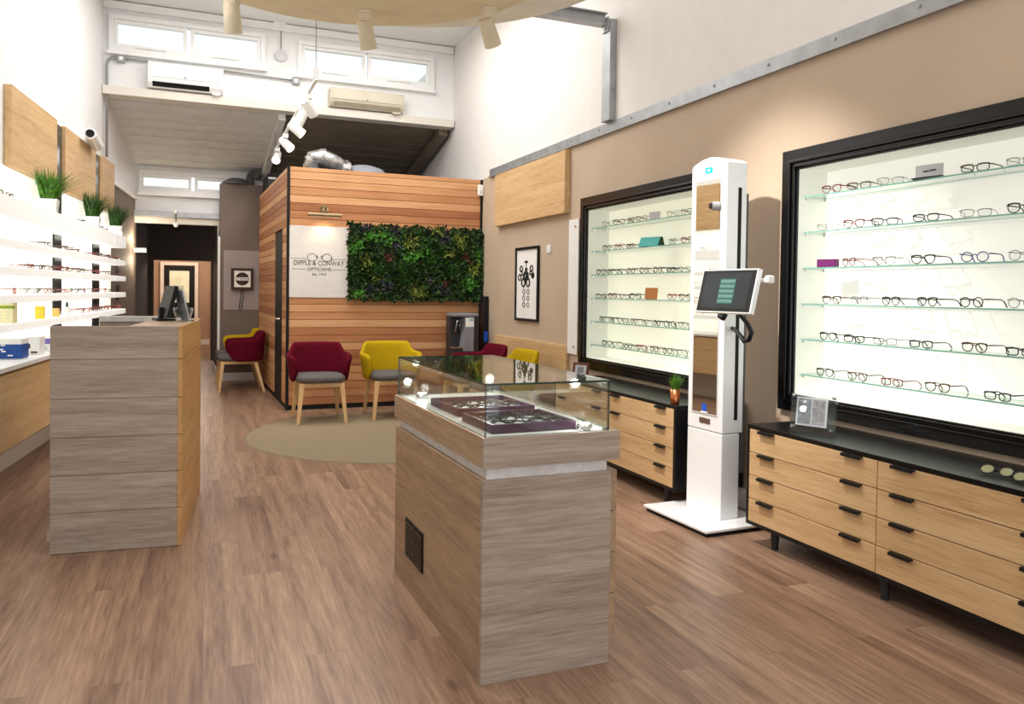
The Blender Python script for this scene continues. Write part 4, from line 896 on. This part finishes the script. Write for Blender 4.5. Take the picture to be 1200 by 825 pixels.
# ================================================================== RUG AND CHAIRS
rug = MB().lathe([(0.0, 0.009), (1.36, 0.009), (1.375, 0.0)], n=72).build('round_rug', 'rug', None, (1.96, 7.40, 0.001))
tag(rug, 'round olive-grey woven rug on the wooden floor in front of the cedar room', 'rug')
def chair(mat, label, x, y, rz):
    t = thing('armchair', label, 'chair', (x, y, 0.0), rz, 'waiting-area armchairs')
    # shell wraps round the back; front of the chair is -y
    s = MB(); N = 28; K = 5; vs = []
    for i in range(N+1):
        a = R(-128+256*i/N); sa, ca = math.sin(a), math.cos(a)
        ab = abs(math.degrees(a))
        top = 0.79 if ab < 47 else (0.79-0.095*min(1, (ab-47)/10.0) if ab < 57 else 0.695-0.02*(ab-57)/71)
        bot = 0.40 if ab < 100 else 0.40+0.13*((ab-100)/28)**2
        if ab > 118: top -= 0.05*((ab-118)/10)**2
        for k in range(K+1):
            f_ = k/K; z = bot+(top-bot)*f_
            fl = 0.90+0.15*f_
            ex = 0.55
            px = math.copysign(abs(sa)**0.7, sa)*0.295*fl; py = math.copysign(abs(ca)**0.75, ca)*0.265*(0.95+0.13*f_)
            vs.append((px, py, z))
    s._add(vs, [(i*(K+1)+k, (i+1)*(K+1)+k, (i+1)*(K+1)+k+1, i*(K+1)+k+1) for i in range(N) for k in range(K)])
    s.build('back_shell', mat, t, smooth=True, subsurf=1, solid=0.045)
    c = MB(); ring = []
    n = 28
    for (sc__, z) in ((0.86, 0.405), (1.0, 0.42), (1.0, 0.46), (0.9, 0.478), (0.5, 0.484)):
        ring.append([(math.copysign(abs(math.cos(2*PI*i/n))**0.55, math.cos(2*PI*i/n))*0.245*sc__, -0.055+math.copysign(abs(math.sin(2*PI*i/n))**0.55, math.sin(2*PI*i/n))*0.255*sc__, z) for i in range(n)])
    vs = [p for r_ in ring for p in r_]; fs = [(j*n+i, j*n+(i+1) % n, (j+1)*n+(i+1) % n, (j+1)*n+i) for j in range(len(ring)-1) for i in range(n)]+[tuple(range(n))[::-1], tuple((len(ring)-1)*n+i for i in range(n))]
    c._add(vs, fs); c.build('seat', 'seat_grey', t, smooth=True)
    MB().box(-0.20, 0.20, -0.265, -0.240, 0.365, 0.404).box(-0.20, 0.20, 0.15, 0.175, 0.365, 0.404).box(-0.21, -0.185, -0.24, 0.15, 0.365, 0.404).box(0.185, 0.21, -0.24, 0.15, 0.365, 0.404).build('seat_frame', 'oak_leg', t, bevel=0.003)
    for sx, sy in ((-1, -1), (1, -1), (-1, 1), (1, 1)):
        x0_, y0_ = sx*0.195, (-0.245 if sy < 0 else 0.16); x1_, y1_ = sx*0.235, (-0.285 if sy < 0 else 0.27)
        l = MB(); a_, b_ = 0.024, 0.015
        l._add([(x0_-a_, y0_-a_, 0.40), (x0_+a_, y0_-a_, 0.40), (x0_+a_, y0_+a_, 0.40), (x0_-a_, y0_+a_, 0.40), (x1_-b_, y1_-b_, 0), (x1_+b_, y1_-b_, 0), (x1_+b_, y1_+b_, 0), (x1_-b_, y1_+b_, 0)], [(3, 2, 1, 0), (4, 5, 6, 7), (0, 1, 5, 4), (1, 2, 6, 5), (2, 3, 7, 6), (3, 0, 4, 7)])
        l.build('leg', 'oak_leg', t, bevel=0.004)
    return t
FL = 0.011
for mat, lab, x, y, rz in (('maroon', 'maroon armchair with grey seat in front of the shop sign', 1.385, 8.36, R(-2)),
        ('mustard', 'mustard armchair with grey seat in front of the living wall', 2.15, 8.40, R(-2)),
        ('maroon', 'maroon armchair seen side-on beside the timber room door', 0.835, 11.18, R(-90)),
        ('mustard', 'mustard armchair mostly hidden behind the side-on maroon chair', 0.85, 11.86, R(-90)),
        ('maroon', 'maroon armchair in front of the low oak panel, behind the glass showcase', 2.93, 7.88, R(-88)),
        ('mustard', 'mustard armchair in front of the low oak panel, beside the farther drawer unit', 2.93, 7.10, R(-88))):
    c = chair(mat, lab, x, y, rz)
    if 6.1 < y < 8.7: c.location.z = FL
# water cooler and post
wc = thing('water_cooler', 'grey and black water cooler standing in the corner by the living wall', 'water cooler', (3.12, 8.86, 0))
MB().box(-0.15, 0.15, -0.13, 0.17, 0.0, 0.70).box(-0.15, 0.15, 0.02, 0.17, 0.70, 1.06).box(0.09, 0.15, -0.13, 0.02, 0.70, 1.06).build('cabinet', 'charcoal', wc, bevel=0.008)
MB().box(-0.15, 0.15, -0.14, 0.17, 1.0605, 1.10).build('top_lid', 'cooler', wc, bevel=0.012)
MB().prism([(-0.04, 0.66), (0.09, 0.66), (0.09, 1.058), (-0.02, 1.058), (-0.02, 0.9)], 'Y', -0.145, 0.015).build('front_panel', 'cooler', wc, bevel=0.006)
B(-0.015, 0.085, -0.147, -0.145, 0.945, 1.045).build('label_plate', 'white', wc); MB().box(0.03, 0.05, -0.149, -0.147, 1.015, 1.035).box(0.055, 0.075, -0.149, -0.147, 1.015, 1.035).build('label_marks', 'cyan', wc)
MB().cyl((-0.09, -0.02, 0.98), (-0.09, -0.02, 0.90), 0.016).cyl((-0.09, 0.02, 0.97), (-0.09, -0.03, 0.97), 0.02).build('tap', 'black', wc)
MB().tube([(-0.125, -0.02, 0.86), (-0.125, -0.10, 0.90), (-0.10, -0.11, 1.02), (-0.06, -0.10, 1.02), (-0.055, -0.02, 0.90)], 0.006).build('cup_guide', 'chrome', wc, smooth=True)
B(-0.145, -0.045, -0.13, 0.01, 0.701, 0.712).build('drip_tray', 'chrome', wc)
bp = thing('black_post', 'tall slim black post beside the water cooler against the wall', 'post', (3.42, 8.93, 0))
MB().box(-0.04, 0.03, -0.05, 0.05, 0.02, 1.30).build('post_body', 'black', bp, bevel=0.01); B(-0.06, 0.035, -0.10, 0.10, 0, 0.02).build('base', 'black', bp, bevel=0.004)
MB().box(-0.03, 0.02, -0.065, -0.05, 0.76, 0.88).build('blue_tag', 'blue_bright', bp, bevel=0.008)

# ================================================================== WHITE MEASURING KIOSK
KA = R(1.5)
kk = thing('measuring_kiosk', 'tall white measuring kiosk with mirror and tilted touch screen by the wall', 'kiosk', (2.937, 3.965, 0), KA)
f = MB().box(-0.215, 0.27, -0.31, 0.31, 0.022, 0.038); f.build('base_plate', 'white_gloss', kk, bevel=0.004)
MB().box(-0.20, 0.26, -0.295, 0.295, 0.0, 0.022).build('base_foot', 'black_matt', kk)
KW = 0.163; KD = 0.15
B(0.0, KD-0.02, -KW, KW, 0.038, 0.54).build('lower_column', 'white_gloss', kk, bevel=0.006)
arch = [(-KW, 0.543), (KW, 0.543)]+[(KW*(1-i/8), 2.128+0.04*(1-(1-i/8)**2)) for i in range(17)]
up = MB(); up.prism([(y, z) for y, z in arch], 'X', 0.0, KD)
up.build('upper_column', 'white_gloss', kk, bevel=0.005)
B(-0.003, -0.0005, -0.115, 0.115, 0.645, 2.035).build('mirror', 'mirror', kk)
MB().box(-0.004, 0.0, -0.12, 0.12, 0.638, 0.645).box(-0.004, 0.0, -0.12, 0.12, 2.035, 2.042).box(-0.004, 0.0, -0.12, -0.115, 0.645, 2.035).box(-0.004, 0.0, 0.115, 0.12, 0.645, 2.035).build('mirror_trim', 'pale_grey', kk)
MB().box(0.085, 0.110, -KW-0.0015, -KW-0.0003, 0.62, 1.98).build('rail_slot', 'black_matt', kk)
MB().box(KD+0.001, KD+0.03, -KW+0.02, KW-0.02, 0.3, 1.95).build('back_spine', 'grey_dark', kk)
bd = B(-0.002, -0.0005, -0.035, 0.035, 2.075, 2.112).build('badge', 'cyan', kk)
MB().prism([(-0.010, 2.088), (0.004, 2.100), (-0.008, 2.100)], 'X', -0.003, -0.002).prism([(-0.004, 2.086), (0.012, 2.088), (0.008, 2.100)], 'X', -0.003, -0.002).build('badge_mark', 'white', bd)
B(-0.0045, -0.003, -0.02, 0.02, 0.655, 0.70).build('blue_sticker', 'blue_bright', kk); MB().box(-0.0058, -0.0046, -0.03, 0.03, 0.645, 0.656).build('sticker_edge', 'white', kk)
B(-0.003, 0.0, -0.055, 0.045, 0.583, 0.615).build('name_plate', 'plaque', kk)
cmr = MB().cyl((-0.004, -0.10, 1.872), (-0.045, -0.085, 1.872), 0.027, 0.024, 18).build('camera', 'conduit', kk); MB().cyl((-0.045, -0.085, 1.872), (-0.056, -0.081, 1.872), 0.019, 0.016).build('camera_lens', 'black_gloss', cmr)
# tilted touch screen on a side arm
tb_ = Matrix.Translation((-0.235, -0.475, 1.372)) @ Matrix.Rotation(R(4), 4, 'Z') @ Matrix.Rotation(R(14), 4, 'Y') @ Matrix.Diagonal((1, 0.87, 0.96, 1))
tb = MB().box(-0.012, 0.018, -0.235, 0.235, -0.125, 0.125, mat=tb_).build('touch_screen', 'white_gloss', kk, bevel=0.004)
B(-0.0135, -0.0121, -0.225, 0.228, -0.117, 0.117, mat=tb_).build('screen_bezel', 'black_gloss', tb)
B(-0.0145, -0.0136, -0.195, 0.20, -0.10, 0.10, mat=tb_).build('screen_face', 'screen', tb)
B(-0.0155, -0.0146, -0.075, 0.060, -0.075, 0.068, mat=tb_).build('screen_panel', 'screen_teal', tb)
m = MB()
for k in range(5): m.box(-0.0165, -0.0156, -0.068, 0.053, -0.068+k*0.028, -0.050+k*0.028, mat=tb_)
m.build('screen_rows', 'screen_teal_light', tb)
MB().tube([(0.06, -KW-0.004, 1.36), (0.0, -KW-0.07, 1.35), (-0.12, -0.36, 1.345), (-0.205, -0.46, 1.36)], 0.022, 10).box(0.045, 0.15, -KW-0.03, -KW-0.002, 1.27, 1.45).build('screen_arm', 'black', kk)
MB().box(-0.19, -0.15, -0.735, -0.70, 1.415, 1.455).cyl((-0.17, -0.705, 1.43), (-0.17, -0.655, 1.43), 0.012).build('card_reader', 'white', kk, bevel=0.008)
MB().tube([(-0.06, -0.34, 1.26), (-0.04, -0.37, 1.228), (-0.037, -0.413, 1.19), (-0.037, -0.44, 1.148), (-0.036, -0.42, 1.108), (-0.03, -0.375, 1.096), (-0.01, -0.33, 1.115), (0.03, -0.24, 1.145), (0.06, -KW-0.004, 1.16)], 0.013, 10).build('cable', 'black', kk, smooth=True)
MB().tube([(-0.20, -0.42, 1.25), (-0.20, -0.40, 1.225), (-0.19, -0.36, 1.235), (-0.17, -0.34, 1.26)], 0.014, 8).build('connector', 'black', kk, smooth=True)

# ================================================================== AIR CONDITIONERS
def aircon(x0, x1, z0, z1, label, fm, slot):
    t = thing('air_conditioner', label, 'air conditioner', ((x0+x1)/2, YC, z0), 0, 'wall air conditioners')
    w = (x1-x0)/2; h = z1-z0
    MB().prism([(-0.002, 0), (-0.14, 0.0), (-0.185, 0.05), (-0.20, h*0.4), (-0.195, h-0.02), (-0.17, h), (-0.002, h)], 'X', -w, w).build('casing', fm[0], t, bevel=0.008)
    B(-w+0.03, w-0.03, -0.208, -0.197, h*0.38, h-0.05).build('front_cover', fm[1], t, bevel=0.005)
    MB().prism([(-0.155, 0.012), (-0.192, 0.055), (-0.194, 0.062), (-0.16, 0.02)], 'X', -w+0.05, w*slot).build('air_outlet', 'black_matt' if slot < 0.7 else 'ac_slot', t)
    B(-0.02, 0.0, -0.212, -0.208, h*0.42, h*0.47).build('emblem', 'grey_dark', t)
    MB().cyl((w*0.82, -0.12, -0.03), (w*0.82, -0.12, 0.0), 0.022).box(w*0.70, w*0.92, -0.16, -0.06, -0.02, 0.0).build('pipe_elbow', fm[0], t)
    return t
aircon(-0.285, 0.54, 3.67, 3.965, 'white wall air conditioner with a dark slot, under the first pair of clerestory windows', ('white', 'white'), 0.62)
aircon(1.80, 2.75, 3.665, 3.90, 'cream-fronted wall air conditioner under the second pair of clerestory windows', ('ac_beige', 'ac_beige'), 0.9)
ps = thing('pale_sensor', 'pale octagonal sensor hanging on a thin cord between the clerestory windows', 'sensor', (1.215, YC-0.03, 4.25))
MB().cyl((0, 0.02, 0), (0, -0.01, 0), 0.075, n=8).build('sensor_body', 'pale_grey', ps); MB().tube([(0, 0, 0.07), (0, 0, 0.42)], 0.005, 6).build('cord', 'grey_dark', ps); MB().box(-0.03, 0.05, -0.03, 0.03, 0.37, 0.40).box(-0.09, -0.03, -0.03, 0.03, 0.33, 0.40).build('bracket', 'white', ps)

# ================================================================== TRACK LIGHT, CANOPY
TZ = 3.15
tr = thing('track_light', 'white ceiling track hung on wires in front of the clerestory wall', 'track light', (1.125, 7.05, TZ), -math.atan(0.024))
B(-0.015, 0.015, 0, 3.95, 0.0, 0.022).build('track', 'white', tr, bevel=0.003)
for y in (0.05, 3.85): MB().tube([(0, y, 0.03), (0, y, ZC-TZ-0.001 if y < 3 else 0.36)], 0.003, 6).build('wire', 'grey_dark', tr)
MB().box(-0.02, 0.02, 0.02, 0.10, 0.03, 0.11).build('end_feed', 'pale_grey', tr)
def spot(name, label, cat, loc, aim, scale, group, base=None, glow=True, mat='white'):
    t = thing(name, label, cat, loc, 0, group); s = scale
    if base: MB().cyl((0, 0, 0), (0, 0, -0.022), 0.062*s, n=6).cyl((0, 0, -0.022), (0, 0, -0.075), 0.055*s, 0.05*s, 6).build('ceiling_plate', mat, t, bevel=0.003)
    else: B(-0.03*s, 0.03*s, -0.06*s, 0.06*s, -0.05*s, 0).build('adapter', mat, t, bevel=0.003)
    z = -0.075 if base else -0.05*s
    MB().cyl((0, 0, z), (0, 0, z-0.05*s), 0.011*s).build('stem', mat, t)
    a = Vector(aim).normalized(); c = Vector((0, 0, z-0.06*s)); p0 = c-a*0.07*s; p1 = c+a*0.11*s
    b = MB().cyl(p0, p1, 0.048*s, 0.058*s, 18).build('lamp_head', mat, t)
    MB().cyl(p1, p1+a*0.002, 0.050*s, n=18).build('lens', 'bulb' if glow else 'pale_grey', t)
    return t
def trp(y): return (1.125+0.024*y, 7.05+y, TZ-0.001)
for y, aim, lab in ((0.55, (0.6, 0.5, -0.6), 'white track spotlight nearest the hanging wire, first on the ceiling track'), (1.0, (-0.4, 0.2, -0.8), 'white track spotlight, second on the ceiling track'), (1.65, (0.75, -0.2, -0.6), 'white track spotlight turned toward the wall, third on the ceiling track'), (2.6, (0.5, -0.5, -0.6), 'lit white track spotlight, fourth on the ceiling track'), (3.6, (-0.2, -0.7, -0.6), 'lit white track spotlight at the far end of the ceiling track')):
    spot('track_spotlight', lab, 'spotlight', trp(y), aim, 0.95, 'spotlights on the ceiling track')
def ell(cx_, cy_, rx, ry, n=64): return [(cx_+rx*math.cos(2*PI*i/n), cy_+ry*math.sin(2*PI*i/n)) for i in range(n)]
cp = thing('ceiling_raft', 'large round cream ceiling raft hanging overhead at the shop front', 'ceiling raft', (1.1, 4.28, 3.20))
MB().prism(ell(-0.20, 0.05, 1.20, 1.33), 'Z', 0.0, 0.05).build('lower_disc', 'cream', cp)
MB().prism(ell(0.10, 0.02, 1.30, 1.42), 'Z', 0.052, 0.10).build('upper_disc', 'cream_light', cp)
m = MB()
for x, y in ((-0.6, 0.5), (0.7, 0.5), (-0.5, -0.6), (0.6, -0.6)): m.tube([(x, y, 0.10), (x, y, ZC-3.20-0.001)], 0.003, 6)
m.build('wire', 'grey_dark', cp)
for (x, y), aim, lab in (((1.17, 5.33), (0.25, 0.3, -0.9), 'white spotlight in the middle of the cream ceiling raft edge'), ((1.885, 4.93), (0.45, 0.35, -0.75), 'white spotlight on the cream ceiling raft, closest to the steel beam'), ((0.33, 5.36), (0.1, 0.3, -0.9), 'white spotlight on the cream ceiling raft above the first clerestory windows')):
    spot('raft_spotlight', lab, 'spotlight', (x, y, 3.199), aim, 1.0, 'spotlights under the ceiling raft', True, False, 'warm_white')

# ================================================================== DUCTS ON THE ROOF OF THE TIMBER ROOM
du = MB().tube([(1.50, 9.62, 2.705), (1.48, 9.60, 2.80), (1.50, 9.56, 2.885), (1.58, 9.55, 2.905), (1.72, 9.58, 2.86), (1.86, 9.62, 2.80)], 0.095, 14)
o = thing('foil_duct', 'silver foil duct elbow on the roof of the cedar room', 'duct', (0, 0, 0)); du.build('duct_tube', 'silver', o, smooth=True)
f = MB()
for p, a in (((1.495, 9.575, 2.87), (0.3, -0.3, 1)), ((1.60, 9.553, 2.90), (1, 0, -0.25))): v = Vector(a).normalized(); p = Vector(p); f.cyl(p-v*0.012, p+v*0.012, 0.102, n=18)
f.cyl((1.85, 9.615, 2.81), (1.89, 9.63, 2.79), 0.10, n=18).build('collar', 'chrome', o)
tag(MB().lathe([(0.001, 0.0), (0.30, 0.0), (0.31, 0.06), (0.24, 0.13), (0.12, 0.17), (0.001, 0.18)], n=32).build('roof_fan', 'cooler', None, (2.14, 9.85, PZ-0.004), smooth=True), 'low round grey fan cowl on the cedar room roof', 'fan cowl')
MBp = MB().tube([(1.04, 12.47, 2.876), (1.04, 12.47, 2.97), (1.045, 12.46, 3.01), (1.07, 12.43, 3.04), (1.12, 12.38, 3.035), (1.14, 12.33, 2.98)], 0.058, 12)
tag(MBp.build('dark_duct', 'grey_dark', smooth=True), 'dark bent duct pipe standing on the brown wall beside the rear windows', 'duct')
rk_ = thing('roof_unit', 'black rooftop unit with pale vents behind the cedar room roof edge', 'ventilation unit', (1.24, 11.6, PZ-0.004))
B(-0.06, 0.24, -0.15, 0.5, 0.0, 0.22).build('unit_body', 'black_matt', rk_, bevel=0.01); MB().box(-0.05, 0.05, -0.156, -0.15, 0.15, 0.175).box(0.10, 0.20, -0.156, -0.15, 0.15, 0.175).build('vents', 'pale_grey', rk_)
tag(MB().lathe([(0.001, 0.10), (0.10, 0.09), (0.2, 0.03), (0.21, 0.0)], n=24).build('roof_cowl', 'grey_dark', None, (0.85, 12.52, 2.876), smooth=True), 'low dark dome on top of the brown wall beside the bent duct', 'cowl')
rs = thing('ball_spotlight', 'small round white spotlight on the steel beam over the corridor opening', 'spotlight', (0.03, YR-0.10, 2.44))
MB().lathe([(0.001, -0.03), (0.02, -0.024), (0.03, 0.0), (0.02, 0.024), (0.001, 0.03)], (0, -0.03, 0), 16).build('ceiling_rose', 'white', rs, smooth=True)
MB().tube([(0, -0.03, -0.025), (0, -0.04, -0.17)], 0.008).build('stem', 'grey_dark', rs); MB().lathe([(0.001, -0.036), (0.022, -0.03), (0.036, 0.0), (0.022, 0.03), (0.001, 0.036)], (0.0, -0.045, -0.19), 16).build('lamp_head', 'white', rs, smooth=True)

# ================================================================== LIGHT
def light(kind, loc, energy, color=(1, 1, 1), target=None, rot=None, **kw):
    d_ = bpy.data.lights.new(kind.lower()+'_light', kind); d_.energy = energy; d_.color = color
    for k, v in kw.items(): setattr(d_, k, v)
    o = bpy.data.objects.new(d_.name, d_); col.objects.link(o); o.location = loc
    if target is not None: o.rotation_euler = (Vector(target)-Vector(loc)).to_track_quat('-Z', 'Y').to_euler()
    elif rot: o.rotation_euler = rot
    return o
w = bpy.data.worlds.new('sky'); sc.world = w; w.use_nodes = True
bg = w.node_tree.nodes['Background']; bg.inputs[0].default_value = (0.93, 0.97, 1.0, 1); bg.inputs[1].default_value = 1.15
light('AREA', (1.2, 1.6, 4.55), 58, (1, 0.985, 0.965), rot=(0, 0, 0), shape='RECTANGLE', size=3.6, size_y=4.5)  # added overhead fill for the front of the shop, no fitting modelled
light('AREA', (1.3, 7.9, 4.55), 125, (1, 0.985, 0.965), rot=(0, 0, 0), shape='RECTANGLE', size=3.2, size_y=3.0)  # added overhead fill for the waiting area, no fitting modelled
light('AREA', (1.2, -2.6, 1.9), 30, (1, 0.99, 0.97), target=(1.2, 4, 1.3), shape='RECTANGLE', size=4.0, size_y=2.6)  # added fill from behind the camera, standing for shopfront daylight
light('SPOT', (1.72, 3.72, 3.17), 360, (1, 0.94, 0.87), target=(3.3, 3.85, 1.15), spot_size=R(66), spot_blend=1.0, shadow_soft_size=0.04)
light('SPOT', (0.55, 3.6, 3.15), 110, (1, 0.96, 0.9), target=(0.9, 2.8, 0.0), spot_size=R(110), spot_blend=0.8, shadow_soft_size=0.2)  # spot added under the raft to light the floor, no fitting modelled
light('POINT', (1.3, 8.0, 3.9), 20, (1, 0.99, 0.98), shadow_soft_size=0.35)  # bare point added to brighten the clerestory wall
light('SPOT', (0.15, 5.0, 3.16), 75, (1, 0.98, 0.95), target=(-0.9, 9.0, 2.5), spot_size=R(62), spot_blend=0.9, shadow_soft_size=0.15)  # spot added to brighten the left wall and its oak panels
light('POINT', dcp(0.25, 0.6, 1.0), 2.0, (1, 0.99, 0.97), shadow_soft_size=0.02)  # extra point added to brighten the showcase deck, not a puck light
light('POINT', dcp(0.415, 0.06, 0.90), 0.5, (1, 0.99, 0.97), shadow_soft_size=0.02)
light('POINT', dcp(0.09, 1.06, 0.90), 0.5, (1, 0.99, 0.97), shadow_soft_size=0.02)
light('SPOT', (-0.2, 5.6, 3.9), 150, (1, 0.90, 0.75), target=(1.6, 9.2, 1.2), spot_size=R(60), spot_blend=0.6, shadow_soft_size=0.15)
light('SPOT', (1.35, 10.6, 3.0), 40, (1, 0.92, 0.8), target=(0.9, 12.3, 1.2), spot_size=R(80), spot_blend=0.6, shadow_soft_size=0.08)
light('POINT', (-0.40, 12.42, 2.02), 9, (1, 0.85, 0.6), shadow_soft_size=0.05)
light('POINT', (-0.40, 12.42, 1.72), 7, (1, 0.85, 0.6), shadow_soft_size=0.05)
light('POINT', (0.3, 18.8, 2.3), 55, (1, 0.9, 0.78), shadow_soft_size=0.2)
light('SPOT', (1.55, 9.02, 2.12), 3, (1, 0.75, 0.5), target=(1.55, 9.16, 1.9), spot_size=R(120), spot_blend=0.8, shadow_soft_size=0.05)
light('AREA', (0.3, 11.6, 3.0), 7, (1, 0.98, 0.95), rot=(0, 0, 0), shape='RECTANGLE', size=0.8, size_y=1.4)

# ================================================================== CAMERA
F_, CY_, YAW, P_, TH = 940.0, 363.0, R(22.9), R(1.24), 0.0144
fw3 = Vector((math.sin(YAW), math.cos(YAW), 0)); rt = Vector((math.cos(YAW), -math.sin(YAW), 0)); upv = Vector((0, 0, 1))
f1 = fw3*math.cos(P_)-upv*math.sin(P_); u1 = fw3*math.sin(P_)+upv*math.cos(P_)
rr_ = rt*math.cos(TH)+u1*math.sin(TH); uu = -rt*math.sin(TH)+u1*math.cos(TH)
cd_ = bpy.data.cameras.new('camera'); cam = bpy.data.objects.new('camera', cd_); col.objects.link(cam)
mx_ = Matrix((rr_, uu, -f1)).transposed().to_4x4(); mx_.translation = Vector((0, 0, 1.35)); cam.matrix_world = mx_
cd_.sensor_width = 36.0; cd_.sensor_fit = 'HORIZONTAL'; cd_.lens = F_*36/1200; cd_.shift_y = -(412.5-CY_)/1200; cd_.clip_start = 0.05
sc.camera = cam
sc.view_settings.view_transform = 'Standard'; sc.view_settings.look = 'None'; sc.view_settings.exposure = 0.1
sc.cycles.transparent_max_bounces = 24; sc.cycles.max_bounces = 8
